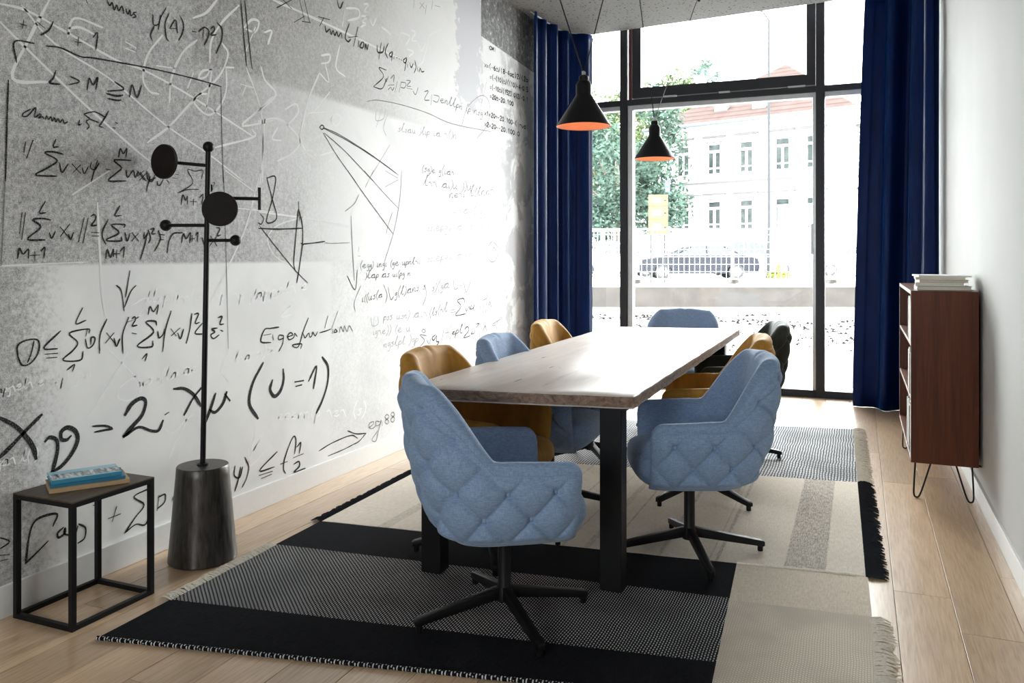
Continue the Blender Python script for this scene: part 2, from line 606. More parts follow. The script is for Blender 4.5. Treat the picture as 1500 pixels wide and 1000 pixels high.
# ------------------------------------------------------------------ window front
FY0, FY1 = YW - 0.05, YW + 0.07
ZT = 2.775
ML0, ML1 = -2.19, -2.115      # left mullion (dark), light reveal to -2.07
MR0, MR1 = -0.36, -0.285
def bar(parent, name, x0, x1, z0, z1, mat, y0=FY0, y1=FY1, bevel=0.003):
    return MB().box(x0, x1, y0, y1, z0, z1).build(name, mat, parent, bevel=bevel)
TOPZ = 4.28
# centre bay: fixed light below, opening sash above
w1 = struct(MB().box(ML0, ML1, FY0, FY1, 0, TOPZ).build('window_1', M['anthracite'], bevel=0.003))
bar(w1, 'mullion', MR0, MR1, 0, TOPZ, M['anthracite'])
bar(w1, 'transom', ML1, MR0, ZT, ZT + 0.055, M['anthracite'])
bar(w1, 'bottom_rail', ML1, MR0, -0.01, 0.065, M['anthracite'])
bar(w1, 'head_rail', ML1, MR0, 4.2, TOPZ, M['anthracite'])
bar(w1, 'aluminium_reveal', ML1, ML1 + 0.05, 0.065, ZT, M['alu'], FY0 + 0.02, FY1 - 0.01)
bar(w1, 'aluminium_reveal', MR0 - 0.028, MR0, 0.065, ZT, M['alu'], FY0 + 0.02, FY1 - 0.01)
bar(w1, 'aluminium_reveal', ML1 + 0.05, MR0 - 0.028, ZT - 0.045, ZT, M['alu'], FY0 + 0.02, FY1 - 0.01)
bar(w1, 'pane', ML1 + 0.04, MR0 - 0.02, 0.06, ZT - 0.04, M['glass'], YW + 0.02, YW + 0.026, 0)
sash = MB()
sx0, sx1, sz0, sz1 = ML1 + 0.055, MR0 - 0.004, ZT + 0.062, 4.2
sash.box(sx0, sx0 + 0.085, FY0 - 0.015, FY1 - 0.03, sz0, sz1).box(sx1 - 0.075, sx1, FY0 - 0.015, FY1 - 0.03, sz0, sz1)
sash.box(sx0 + 0.085, sx1 - 0.075, FY0 - 0.015, FY1 - 0.03, sz0, sz0 + 0.10).box(sx0 + 0.085, sx1 - 0.075, FY0 - 0.015, FY1 - 0.03, sz1 - 0.1, sz1)
so = sash.build('sash', M['anthracite'], w1)
bar(so, 'pane', sx0 + 0.07, sx1 - 0.06, sz0 + 0.09, sz1 - 0.09, M['glass'], YW, YW + 0.006, 0)
bar(so, 'red_strip', ML1 + 0.012, ML1 + 0.045, ZT + 0.055, 4.2, M['red'], FY0 + 0.012, FY1 - 0.03)  # thin dark red strip between mullion and sash
bar(so, 'hinge', -1.75, -1.62, ZT + 0.050, ZT + 0.064, M['alu'], FY0 - 0.03, FY0, 0.002)
bar(so, 'hinge', -0.60, -0.45, ZT + 0.050, ZT + 0.064, M['alu'], FY0 - 0.03, FY0, 0.002)
bar(so, 'hinge', -1.22, -1.12, ZT + 0.050, ZT + 0.064, M['alu'], FY0 - 0.03, FY0, 0.002)
# long pull handle on the right reveal
hd = bar(w1, 'handle', -0.405, -0.383, 1.30, 1.575, M['alu'], FY0 - 0.045, FY0 - 0.028, 0.004)
bar(hd, 'bracket', -0.400, -0.388, 1.34, 1.36, M['black'], FY0 - 0.03, FY0 + 0.03, 0.001)
bar(hd, 'bracket', -0.400, -0.388, 1.51, 1.53, M['black'], FY0 - 0.03, FY0 + 0.03, 0.001)
# left bay
wl = struct(MB().box(XL, XL + 0.06, FY0, FY1, 0, TOPZ).build('window_2', M['anthracite'], bevel=0.003))
bar(wl, 'transom', XL + 0.06, ML0, ZT, ZT + 0.055, M['anthracite'])
bar(wl, 'bottom_rail', XL + 0.06, ML0, -0.01, 0.065, M['anthracite'])
bar(wl, 'aluminium_reveal', XL + 0.06, ML0, ZT - 0.045, ZT, M['alu'], FY0 + 0.02, FY1 - 0.01)
bar(wl, 'pane', XL + 0.05, ML0, 0.06, ZT - 0.03, M['glass'], YW + 0.02, YW + 0.026, 0)
bar(wl, 'pane', XL + 0.05, ML0, ZT + 0.05, TOPZ, M['glass'], YW + 0.02, YW + 0.026, 0)
# right bay
wri = struct(MB().box(XR - 0.06, XR, FY0, FY1, 0, TOPZ).build('window_3', M['anthracite'], bevel=0.003))
bar(wri, 'transom', MR1, XR - 0.06, ZT, ZT + 0.055, M['anthracite'])
bar(wri, 'bottom_rail', MR1, XR - 0.06, -0.01, 0.065, M['anthracite'])
bar(wri, 'aluminium_reveal', MR1, XR - 0.06, ZT - 0.045, ZT, M['alu'], FY0 + 0.02, FY1 - 0.01)
bar(wri, 'pane', MR1, XR - 0.05, 0.06, ZT - 0.03, M['glass'], YW + 0.02, YW + 0.026, 0)
bar(wri, 'pane', MR1, XR - 0.05, ZT + 0.05, TOPZ, M['glass'], YW + 0.02, YW + 0.026, 0)

MURAL = '''
@corner bracket and long rule
k7.2:2032,1990 2024,2062 2100,2074
k7.4:2151,2076 2209,2083 2296,2069 2363,2077 2617,2094 2822,2100 2968,2100 3065,2097
k4.2:3065,2097 3069,1901 3081,1641
k7.8:2001,1918 1996,1787 1990,1558
g3.9:1971,1777 2018,1782
@plus one
k5.6:2045,2132 2071,2132
k5.6:2060,2150 2055,2118
k6.5:2114,2156 2144,2141
k7.4:2178,2174 2163,2142 2129,2112
k6.0:2273,2121 2303,2124
k6.0:2288,2142 2284,2109
k7.0:2354,2158 2375,2182 2367,2114
@word at top
k6.9:2321,2298 2329,2286
k7.2:2419,2326 2432,2307 2445,2322 2454,2295 2467,2319 2476,2297 2493,2321 2502,2295
k7.3:2513,2315 2522,2296 2533,2317 2536,2295 2548,2302
k7.4:2567,2317 2550,2308 2564,2298 2548,2288
@psi of one minus theta squared
k6.6:2654,2330 2658,2288 2686,2299 2696,2338
k6.7:2727,2378 2696,2326 2684,2275
k7.6:2661,2281 2642,2241 2650,2217
k7.7:2743,2358 2722,2309 2729,2250 2743,2237
k7.8:2748,2295 2781,2340 2792,2286
k5.8:2753,2294 2788,2305
k7.9:2806,2367 2828,2336 2822,2293 2801,2255
k8.0:2882,2315 2905,2318
k10.2:2922,2325 2956,2352 2985,2343 2979,2311 2956,2272
k8.1:2950,2343 2947,2295
k8.3:2997,2356 3015,2372 3021,2356 2997,2327 3033,2337
k9.4:3039,2395 3071,2373 3069,2320 3033,2251
@double rule
k8.7:3201,2550 3220,2393 3242,2237
k8.7:3229,2558 3253,2401 3282,2230
@L greater M
k8.3:2189,1990 2178,1960 2163,1940 2205,1943
k6.8:2252,1982 2292,1970 2246,1949
k7.8:2327,1945 2337,1992 2354,1969 2375,2003 2367,1954
k8.1:2458,2001 2502,1979 2423,1957
k9.0:2419,1946 2467,1945 2496,1954
k8.1:2423,1927 2467,1927 2487,1932
k9.2:2531,1954 2545,2006 2569,1957 2593,2011
@dann ist
k5.6:2085,1827 2060,1811 2055,1798 2075,1802 2107,1838 2102,1803 2114,1810
k5.7:2111,1804 2122,1816 2129,1814 2118,1800 2133,1808 2140,1801
k5.8:2146,1800 2151,1814 2159,1802 2169,1813 2174,1798 2184,1812 2189,1797 2199,1811 2207,1797 2218,1811 2226,1797 2240,1805
k6.9:2292,1818 2288,1800 2300,1805
k6.1:2337,1829 2323,1819 2336,1803 2327,1789
k6.1:2313,1847 2363,1863 2413,1848
k6.1:2314,1845 2346,1830 2380,1823
k7.1:2427,1876 2397,1828 2384,1809 2401,1807
k8.1:2463,1835 2469,1833
k8.1:2451,1813 2458,1811
@first sum
k7.2:2067,1704 2060,1667
k7.2:2096,1715 2071,1646
k6.6:2189,1730 2178,1701 2199,1704
k7.4:2220,1678 2178,1682 2144,1674 2195,1651 2148,1615 2107,1588 2193,1591
k6.7:2205,1642 2215,1608 2242,1642
k6.8:2260,1644 2296,1612
k6.8:2296,1644 2264,1612
k6.0:2304,1634 2314,1612 2331,1640
k6.1:2346,1660 2342,1638 2363,1633 2381,1660
k6.1:2375,1670 2358,1625 2346,1584
k7.1:2414,1639 2436,1638
k7.3:2476,1696 2485,1731 2499,1712 2517,1737 2513,1702
k8.1:2539,1688 2476,1684 2454,1677 2490,1652 2463,1627 2427,1593 2513,1600
k7.3:2513,1643 2522,1616 2550,1647 2560,1619 2577,1646
k7.5:2588,1643 2617,1610
k7.5:2623,1646 2583,1609
k6.6:2632,1643 2639,1616 2668,1626
@white chalk rays
w10.0:1971,2184 2075,2187 2240,2148 2467,2092 2617,2078 2877,2016 3293,1888
w10.3:1971,2119 2082,2041 2304,1892 2550,1743 2656,1685
w8.4:2053,2201 2186,2093 2432,2010 2717,1867 2991,1762 3214,1661
w13.0:2163,2252 2075,2073 2018,1928 2163,1943
w10.3:2240,2134 2272,2213 2397,2209
w10.3:2248,2167 2296,2183 2363,2171
w9.2:2513,2178 2564,2166
w9.2:2513,2152 2560,2147
@white chalk brackets
w11.3:2707,2253 2627,2151 2602,2044 2637,1996 2686,1993
w12.8:2911,2282 2822,2203 2758,2075 2748,1968
w13.3:3039,2504 2968,2424 2888,2378
w12.6:3188,2519 3075,2409 3003,2304 2991,2199
w12.1:3075,2304 3112,2260 3051,2142 2911,2022 2748,1863 2627,1775
w11.3:3099,2187 3099,2082 3051,1994 2979,1948 2899,1986 2911,2030 2979,2047
w11.0:2855,2053 2888,2126
w11.2:3003,2167 2945,2146 2922,2108 2968,2125 3003,2163 2968,1972
w10.6:2676,2114 2779,2124
w17.0:3099,2196 3149,2206
w8.9:3240,2225 3334,2069 3362,1943 3362,1664
w11.2:3444,2117 3307,2009 3214,1931 3444,1993
w10.8:3027,1802 3293,1886 3286,1922
w13.2:3227,2422 3280,2474 3334,2477 3307,2419 3240,2416
w12.1:3307,2442 3227,2286
w13.6:3376,2434 3432,2456 3404,2382
w9.8:3201,2136 3286,2134
w9.8:3240,2135 3214,2085
@sum with letters under the disc
k5.0:2940,1647 2946,1685 2898,1677 2853,1678 2884,1621 2794,1569
k5.0:2794,1569 2853,1589 2920,1595
k6.9:2815,1519 2825,1563 2840,1539 2851,1559 2853,1522
k6.5:2870,1536 2906,1537
k6.5:2889,1547 2889,1520
k6.6:2926,1557 2949,1574 2940,1529
k4.5:2903,1746 2888,1711
k4.1:3007,1631 3022,1635 3013,1610 3004,1588
k6.5:2568,1648 2587,1634 2607,1612
k6.5:2605,1651 2573,1625
k6.6:2621,1651 2627,1616 2650,1610 2665,1639
k6.1:2640,1629 2623,1581 2621,1563
k6.7:2680,1613 2681,1597 2695,1598 2711,1623
k5.8:2731,1621 2741,1614 2744,1606
k5.9:2783,1652 2799,1652
k5.8:2767,1634 2789,1634
@margin line
g6.2:1990,1593 1981,1397 1974,1254
k3.2:3081,1696 3093,1434 3103,1171 3114,840
@norm of sum
k6.4:2053,1446 2043,1369
k6.4:2066,1445 2052,1349
k6.5:2146,1493 2122,1450 2148,1450
k8.1:2167,1424 2133,1428 2096,1421 2127,1395 2075,1350 2144,1348
k7.4:2163,1375 2172,1355 2187,1380
k7.6:2209,1398 2244,1360
k7.6:2249,1411 2209,1363
k6.8:2244,1370 2253,1352 2265,1378
k6.9:2313,1437 2288,1343
k6.9:2331,1437 2308,1340
k7.9:2346,1447 2358,1453 2367,1445 2361,1428 2346,1409 2370,1411
k7.0:2346,1382 2380,1381
k7.0:2350,1367 2380,1368
k7.1:2425,1435 2402,1396 2397,1367 2413,1336
k8.1:2481,1493 2458,1454 2487,1455
k8.1:2504,1407 2504,1418 2441,1414 2478,1383 2414,1352 2485,1350 2490,1365
k8.2:2508,1384 2519,1350 2533,1381
k8.3:2545,1385 2578,1351
k8.3:2576,1382 2543,1351
k7.5:2607,1387 2607,1362 2625,1383
k7.5:2625,1387 2607,1325 2586,1272
k7.5:2629,1399 2641,1364 2632,1344
k6.6:2641,1403 2661,1406 2648,1384 2668,1384
k7.6:2686,1397 2696,1365 2681,1333 2664,1311
k7.2:2036,1280 2043,1316 2057,1295 2078,1313 2078,1280
k6.5:2085,1290 2122,1292
k6.5:2103,1303 2103,1273
k7.4:2129,1307 2144,1320 2140,1281
k7.1:2414,1278 2421,1314 2436,1282 2450,1316 2451,1286
k7.2:2451,1297 2481,1297
k7.2:2467,1312 2466,1280
k7.3:2485,1308 2504,1324 2499,1282
k7.7:2691,1381 2717,1380
k7.7:2694,1359 2712,1359
k7.8:2735,1303 2743,1350 2769,1387 2822,1392
k7.9:2817,1347 2828,1388 2844,1366 2871,1394 2866,1348
k7.0:2866,1364 2894,1367
k7.0:2882,1381 2880,1354
k8.1:2905,1384 2916,1395 2913,1354
k8.2:2945,1370 2958,1335 2979,1372
k8.3:2997,1380 3039,1335
k8.3:3036,1380 2991,1335
k7.3:3033,1422 3057,1417 3039,1385 3063,1388
@arrow pointing down
k6.4:2533,1225 2522,1172 2511,1117
k6.3:2467,1167 2490,1142 2504,1060
k6.4:2564,1163 2536,1137 2507,1077
@less or equal sums
k6.0:2306,1084 2276,1025 2321,1034
k6.6:2629,1037 2639,1070 2658,1047 2684,1075 2676,1036
k7.2:2037,923 2036,962 2067,979 2111,978 2122,954 2111,918 2082,891 2053,891 2037,923
k6.4:2100,973 2089,930 2075,898
k7.5:2209,1001 2140,944 2195,935
k6.6:2145,920 2197,918
k6.6:2151,905 2193,903
k6.8:2336,983 2331,999 2248,990 2284,951 2264,922 2220,889 2296,880 2308,912
k6.9:2327,999 2321,973
k6.9:2319,959 2329,924 2354,934 2363,960 2346,964 2344,938
k7.1:2419,1031 2387,971 2384,898
k7.1:2419,975 2457,931
k7.1:2453,972 2414,937
k7.2:2454,950 2465,917 2483,947 2472,929
k7.3:2527,1031 2496,961 2498,885
k7.4:2543,1024 2558,1032 2561,1018 2545,995 2569,995
k7.4:2545,964 2566,959
k8.5:2674,989 2666,1005 2617,1005 2658,958 2571,908 2646,896 2654,919
k7.7:2681,959 2688,931 2712,946 2717,965
k7.7:2756,1043 2722,957 2709,870
k7.8:2756,964 2785,931
k7.8:2808,964 2758,934
k7.9:2795,942 2811,916 2828,956
k8.0:2879,1023 2866,953 2846,893
k8.1:2897,1021 2920,1020 2899,979 2924,980
k7.1:2945,976 2899,933 2962,924
k8.3:3039,945 3005,943 3024,928 2998,916 3015,897 3051,911
k8.4:3048,994 3072,997 3057,963 3082,961
k9.4:3066,932 3076,927
k5.9:2240,850 2270,866 2261,841
k6.5:2598,851 2622,869 2613,840
@white chalk columns
w12.3:2375,1498 2393,1190 2410,1050
w11.3:2264,1527 2432,1635
w4.9:1974,1253 2148,1259 2329,1264
w10.7:3348,1722 3240,1439 3112,1232 2991,1071
w8.9:3175,1522 3444,1517
w10.9:3099,1698 3348,1592
W5.6:2541,1079 2617,1106 2578,1031 2522,1012 2607,1037
W5.6:2618,1095 2637,1129 2643,1137 2638,1137 2628,1099 2634,1090 2642,1094
W5.7:2646,1095 2669,1134 2677,1144 2670,1145 2658,1099 2665,1089 2675,1094
W5.7:2680,1097 2698,1101 2702,1110 2689,1108 2684,1095 2694,1088 2709,1093
W5.8:2723,1113 2709,1063 2716,1103 2734,1112 2738,1097 2719,1089
W5.9:2774,1111 2773,1091 2781,1086 2792,1096 2796,1111 2793,1085 2803,1088
W5.9:2811,1103 2823,1105 2834,1082
W6.0:2841,1103 2854,1104 2865,1081
W6.0:2897,1137 2881,1112 2878,1093 2885,1068
W6.0:2904,1110 2901,1082 2910,1085
W6.1:2925,1106 2923,1082 2931,1084
W6.2:2971,1105 2970,1080 2976,1098 2989,1105 2991,1095 2990,1080 2998,1082
W6.2:3015,1106 3011,1079 3021,1081
W6.2:3030,1099 3044,1101 3057,1075
W6.3:3073,1102 3059,1053 3067,1092 3086,1102 3090,1087 3069,1078
W6.3:3103,1098 3100,1076 3108,1078
W6.4:3150,1100 3169,1102 3185,1071
W6.5:3202,1097 3188,1050 3195,1088 3214,1097 3218,1083 3198,1074
W6.6:3285,1094 3267,1090 3267,1076 3284,1085 3277,1051 3260,1049
W6.6:3288,1076 3314,1114 3322,1124 3314,1124 3301,1080 3309,1070 3320,1075
W6.7:3329,1097 3350,1099 3368,1065
W6.8:3417,1079 3447,1084 3453,1096 3432,1094 3423,1076 3439,1066 3465,1073
@large x theta equals two x mu
k19.1:1964,717 2025,675 2067,628 2096,582 2108,539
k17.5:2129,694 2060,643 2011,603 1964,571
k19.9:2148,595 2164,605 2192,589 2197,553 2186,507 2174,472
k18.5:2174,472 2216,486 2260,525 2284,570 2273,607 2240,627 2213,616 2213,588 2236,580 2252,590
k11.5:2354,610 2406,602 2442,587
k11.5:2363,585 2406,584 2445,581
k22.1:2511,630 2541,666 2588,683 2615,665 2598,613 2550,576 2504,541
k15.0:2504,539 2578,563 2646,534 2686,529 2709,565
k7.7:2722,590 2743,597
k17.9:2774,696 2833,688 2888,653 2933,596
k13.0:2947,682 2888,637 2833,570
k18.5:3027,633 2991,560 2962,514 2939,483
k18.8:2991,564 3027,547 3077,580 3102,629
k15.9:3093,621 3124,588
@sum over p
k7.4:2654,290 2555,276 2607,226 2560,186 2508,138
k7.4:2508,138 2564,156 2617,142 2654,221
k7.6:2688,243 2678,183
k7.7:2686,238 2722,240 2719,207 2681,190
k6.8:2795,227 2769,214 2769,195
k5.2:2354,295 2375,289 2363,262 2381,253
k7.2:2427,221 2485,223
k7.2:2467,258 2445,205
@white chalk scribbles
W6.2:1957,799 1969,812 1977,815 1974,802 1965,800 1961,808 1969,815 1976,812 1975,799 1981,801
W6.3:1988,816 1981,784 1985,809 1994,816 1996,807 1986,800
W6.3:2010,815 2002,812 2002,803 2009,809 2006,787 1998,786
W6.3:2013,816 2020,818 2027,800
W6.4:2031,809 2045,814 2048,822 2038,820 2034,808 2041,802 2053,807
W6.4:2057,806 2070,835 2074,842 2070,842 2064,810 2068,803 2073,807
W6.4:2078,820 2087,823 2095,802
W6.5:2117,812 2131,817 2134,825 2124,822 2120,811 2127,805 2139,810
W6.7:2187,806 2201,811 2204,820 2194,817 2190,804 2198,799 2210,805
W6.7:2220,820 2211,780 2216,812 2227,820 2229,809 2217,801
W6.7:2240,848 2246,830 2242,807 2230,788
W6.8:2289,829 2275,823 2275,809 2288,820 2282,785 2269,781
W6.9:2293,826 2304,829 2314,806
W6.9:2326,832 2324,809 2330,812
W6.9:2342,833 2340,810 2346,813
W7.3:2432,903 2541,799 2588,739 2541,685 2476,703 2485,746 2578,787
W7.1:2522,885 2397,723 2329,647
W7.4:2599,755 2585,750 2586,737 2598,746 2593,715 2580,712
W7.5:2603,756 2603,734 2607,750 2617,757 2619,748 2618,735 2624,738
W7.5:2650,762 2636,757 2646,749 2638,737 2628,738
W7.6:2698,761 2684,756 2684,744 2697,753 2691,722 2679,719
W7.7:2724,797 2709,771 2706,751 2713,727
W7.7:2721,747 2742,786 2749,796 2743,796 2732,752 2739,743 2747,749
W7.8:2751,744 2771,764 2784,768 2779,750 2763,746 2758,758 2771,767 2783,764 2781,746 2790,749
W7.9:2822,749 2846,772 2861,777 2855,756 2837,751 2830,765 2846,776 2860,772 2858,752 2869,755
W8.0:2876,763 2898,770 2903,781 2887,778 2880,761 2893,754 2912,762
W6.2:1973,559 1962,555 1963,544 1972,551 1968,524 1958,522
W6.3:1974,540 1989,558 1999,561 1995,544 1983,541 1979,553 1989,561 1999,557 1997,540 2005,542
W6.3:2010,558 2020,560 2028,537
W6.4:2051,543 2066,575 2071,583 2066,583 2059,547 2064,539 2070,543
W6.4:2088,579 2079,561 2077,546 2081,528
W6.5:2112,578 2117,562 2114,542 2103,526
W8.8:2822,606 2844,536 2779,451 2748,393
W7.9:2717,528 2769,502 2833,538 2888,561
W8.8:3362,384 3293,305 3240,226
@nu equals one in brackets
k19.9:3364,738 3287,646 3262,549 3325,465
k19.5:3437,639 3420,594 3455,555 3503,577 3528,631 3525,684
k15.5:3624,606 3695,603
k15.5:3632,581 3679,582
k15.9:3744,596 3814,668 3787,549
k18.7:3870,710 3922,649 3917,556 3870,469 3814,406
@psi less or equal f half
k9.7:3160,259 3156,215 3192,197 3213,242
k9.7:3200,245 3182,186 3160,140
k7.6:3231,287 3258,231 3242,180 3212,145
k9.1:3474,261 3339,195 3452,187
k7.9:3336,172 3437,168
k7.9:3355,152 3430,154
k9.3:3503,190 3558,191
k9.4:3620,219 3632,285 3613,314 3574,273 3534,204 3528,157 3543,132
k9.5:3640,251 3673,267 3660,213
k8.3:3609,199 3695,202
k9.5:3613,164 3656,168 3660,140 3613,120 3711,118
@long outlined arrow
k7.7:3836,186 3966,205 4151,210 4225,178
k6.5:3922,138 4075,142 4186,151
k8.0:4122,243 4209,208 4317,190
k6.7:4317,190 4239,156 4170,150
@pencil numbers
g6.9:4350,219 4395,229 4402,245 4360,245 4350,221 4387,205 4429,215
g6.9:4472,232 4433,242 4433,214 4480,217 4489,238 4459,177 4429,119 4383,137 4450,178
g7.0:4502,226 4506,202
g7.1:4541,229 4586,240 4564,262 4537,249 4581,216 4564,201 4537,220 4575,239
g7.2:4608,224 4654,240 4636,264 4608,252 4654,222 4636,199 4608,218 4642,242
@white chalk under formula
W8.4:3116,680 3067,748 3129,828
W8.6:3155,768 3180,810 3188,821 3180,820 3168,774 3176,765 3186,770
W8.7:3194,786 3208,789 3221,766
W8.7:3226,768 3248,788 3263,793 3257,775 3240,770 3234,782 3249,792 3262,788 3260,771 3270,774
W8.9:3337,802 3320,796 3332,788 3323,775 3311,777
W8.9:3352,807 3348,777 3358,781
W9.0:3379,841 3391,817 3383,785 3362,759
W9.0:3423,811 3404,805 3417,796 3407,781 3392,783
W9.1:3427,794 3454,801 3460,813 3441,809 3432,791 3447,784 3471,792
W9.2:3483,437 3510,439 3516,449 3497,449 3488,434 3504,424 3528,427
W9.3:3535,432 3568,433 3574,445 3552,445 3542,428 3560,416 3588,419
W9.5:3596,421 3625,423 3631,433 3611,433 3602,418 3618,407 3643,410
W9.6:3655,431 3654,402 3661,421 3679,427 3682,415 3680,398 3691,400
W9.7:3704,430 3704,395 3712,418 3735,425 3738,411 3736,390 3749,392
W9.8:3805,461 3777,428 3771,400 3785,361
W9.8:3816,414 3792,347 3805,401 3837,411 3844,389 3810,381
W10.1:3911,397 3938,397 3963,354
W10.2:3976,369 4012,370 4020,382 3994,382 3983,364 4003,352 4035,355
W10.4:4049,375 4076,375 4100,334
W10.6:4225,407 4192,372 4185,341 4202,299
W10.7:4268,351 4237,349 4258,334 4242,317 4219,324
W10.8:4295,393 4315,357 4302,317 4265,289
W8.9:3311,412 3284,307 3367,373
W8.8:3381,286 3271,237 3258,322
@sum a p
k6.2:1965,291 2005,263 1965,247
k6.2:1965,226 2005,217
k6.2:1965,206 1998,202
k9.8:2178,267 2195,306 2140,315 2100,303 2080,255 2067,164
k8.1:2067,164 2111,188 2157,216
k9.2:2220,247 2197,233 2202,215 2228,224 2229,243 2226,222 2257,206
k8.5:2284,233 2268,171
k8.6:2290,240 2319,215 2314,177 2286,167
@double arrow
k10.5:3473,2588 3593,2663
k9.3:3525,2643 3593,2616
k9.6:3663,2683 3703,2584
k9.7:3703,2694 3750,2586
k8.3:3616,2549 3703,2604
k9.7:3687,2572 3760,2585
k10.3:4010,2782 4038,2741 4071,2789
@function of q
k10.0:3830,2636 3937,2648
k9.9:3881,2644 3843,2588
k10.2:3895,2598 3905,2569 3939,2594 3951,2565 3972,2594 3987,2569 4008,2596 4023,2572 4049,2600 4060,2573
k10.5:4135,2676 4093,2590 4122,2566 4150,2587
k10.6:4228,2678 4181,2554
k9.2:4127,2593 4218,2620
k10.7:4238,2597 4228,2562
k10.7:4272,2600 4248,2566 4280,2566 4292,2598 4272,2600
k10.8:4304,2563 4312,2596 4328,2566 4343,2603
k11.2:4443,2618 4449,2579 4508,2592 4527,2632
k11.1:4492,2644 4464,2540
k9.9:4576,2664 4541,2606 4567,2567
k8.6:4626,2623 4589,2596 4612,2584 4630,2620 4617,2561
k8.6:4648,2595 4644,2579
k10.1:4681,2595 4690,2594
k10.2:4709,2594 4718,2592
k10.2:4737,2593 4746,2591
k8.8:4808,2624 4765,2594 4794,2584 4813,2619 4784,2530
k8.9:4830,2598 4823,2562
k8.9:4852,2597 4872,2570 4897,2600
k9.0:4922,2628 4937,2584 4912,2541
k9.1:4957,2586 4962,2564
k9.1:4980,2563 4998,2590 5018,2571 5050,2580
@small letters at the top
g7.5:4912,3041 4904,2986
g7.6:4993,3045 5057,3025
g7.6:5050,3062 4993,3007
g7.7:5084,3052 5071,2991
g7.8:5178,3107 5164,3048
g6.3:5205,3086 5288,3099
@sum of squares
k7.0:4552,2485 4464,2482 4519,2437 4401,2350
k7.0:4401,2350 4501,2357 4558,2433
g7.1:4536,2429 4554,2411 4576,2449
g7.2:4607,2443 4648,2473 4642,2426
g7.1:4574,2391 4648,2409
g7.1:4574,2363 4607,2384 4626,2369 4648,2391
g7.2:4688,2437 4658,2363
g7.3:4737,2438 4711,2373
g7.3:4737,2444 4799,2449 4784,2415 4734,2408
g7.4:4806,2470 4862,2475 4813,2435 4867,2440
g7.4:4806,2419 4887,2424
g7.5:4897,2413 4932,2397 4967,2451
g7.7:5057,2440 5113,2453 5057,2385 5129,2391
g7.8:5164,2437 5150,2363
g6.3:5191,2441 5274,2443 5246,2399 5183,2398
g6.4:5291,2417 5329,2424 5337,2435 5310,2432 5299,2415 5319,2406 5352,2414
g6.5:5367,2435 5366,2407 5375,2427 5398,2436 5401,2424 5399,2408 5412,2411
g6.5:5422,2414 5465,2460 5478,2471 5466,2471 5444,2420 5457,2408 5475,2414
g6.6:5484,2415 5530,2463 5544,2476 5530,2475 5508,2421 5522,2409 5540,2416
g6.6:5566,2438 5542,2382 5555,2427 5588,2439 5594,2422 5560,2411
g6.7:5607,2435 5607,2411 5615,2428 5636,2436 5639,2426 5637,2411 5649,2414
g6.8:5761,2476 5731,2447 5725,2424 5740,2396
g6.8:5770,2438 5748,2388 5760,2428 5789,2438 5795,2423 5764,2414
g7.0:5865,2445 5865,2415 5875,2436 5902,2446 5906,2434 5904,2415 5919,2419
g7.0:5968,2440 5944,2436 5960,2428 5948,2416 5930,2418
g7.1:6022,2445 5987,2439 5988,2422 6019,2434 6006,2392 5974,2389
g6.1:4328,2245 4454,2274 4746,2294 5097,2296 5492,2277 6187,2316
g5.3:5645,2285 5741,2441 5974,2575 6122,2572 6169,2467 6079,2334 5906,2221
g5.3:6097,2709 5906,2323
@pencil rays
k7.4:3843,2015 3864,2030 3884,2021 3864,2005 3843,2015
k5.3:3878,2018 4038,1998 4349,1926 4676,1832
k5.4:3881,2014 4112,1975 4432,1901 4704,1822
k5.1:3878,1986 4019,1867 4208,1733
k5.2:3886,1988 4093,1908 4411,1750
g5.6:4369,1781 4596,2008
@faint pencil psi
f5.6:4432,2201 4432,2143 4519,2168 4545,2231
f5.6:4501,2229 4432,2097
f5.6:4563,2198 4519,2110 4552,2061
f5.8:4731,2136 4711,2131 4725,2124 4715,2112 4700,2114
f5.9:4734,2119 4770,2163 4782,2174 4771,2173 4753,2126 4764,2116 4779,2122
f5.9:4816,2141 4797,2136 4810,2130 4800,2119 4786,2120
f5.9:4818,2120 4849,2141 4868,2146 4860,2128 4837,2122 4828,2134 4849,2144 4867,2141 4865,2124 4879,2127
f6.0:4891,2149 4891,2130 4902,2126 4917,2137 4923,2152 4919,2128 4932,2131
f6.1:4999,2178 5011,2161 5003,2138 4981,2119
f6.1:5013,2139 5047,2179 5057,2189 5047,2188 5031,2145 5041,2137 5055,2143
f6.2:5075,2163 5071,2139 5083,2142
f6.2:5105,2167 5084,2115 5096,2156 5124,2168 5130,2154 5099,2142
f6.3:5202,2177 5197,2148 5211,2152
f6.3:5220,2150 5257,2173 5281,2179 5272,2159 5243,2153 5233,2166 5258,2177 5280,2174 5277,2154 5294,2158
f6.5:5359,2184 5385,2189 5408,2162
f6.5:5469,2234 5438,2202 5432,2178 5448,2150
f6.6:5480,2219 5494,2201 5485,2175 5458,2153
f6.6:5503,2201 5502,2171 5512,2193 5537,2203 5541,2192 5539,2174 5554,2178
g6.1:5054,1926 5033,1903 5029,1885 5039,1863
g6.2:5093,1907 5066,1901 5084,1892 5070,1878 5050,1880
g6.2:5133,1903 5107,1897 5108,1884 5131,1894 5121,1860 5098,1857
g6.2:5151,1926 5163,1908 5155,1885 5132,1867
g6.3:5166,1890 5195,1895 5201,1904 5180,1901 5171,1888 5187,1882 5213,1888
g6.4:5306,1908 5281,1903 5281,1890 5304,1899 5294,1867 5271,1864
g6.4:5358,1953 5328,1922 5322,1899 5337,1870
g6.5:5369,1916 5364,1889 5378,1892
g6.5:5387,1889 5423,1910 5447,1915 5438,1896 5410,1891 5399,1904 5424,1914 5446,1910 5443,1891 5460,1894
g6.6:5472,1913 5495,1916 5515,1892
@upper white chalk
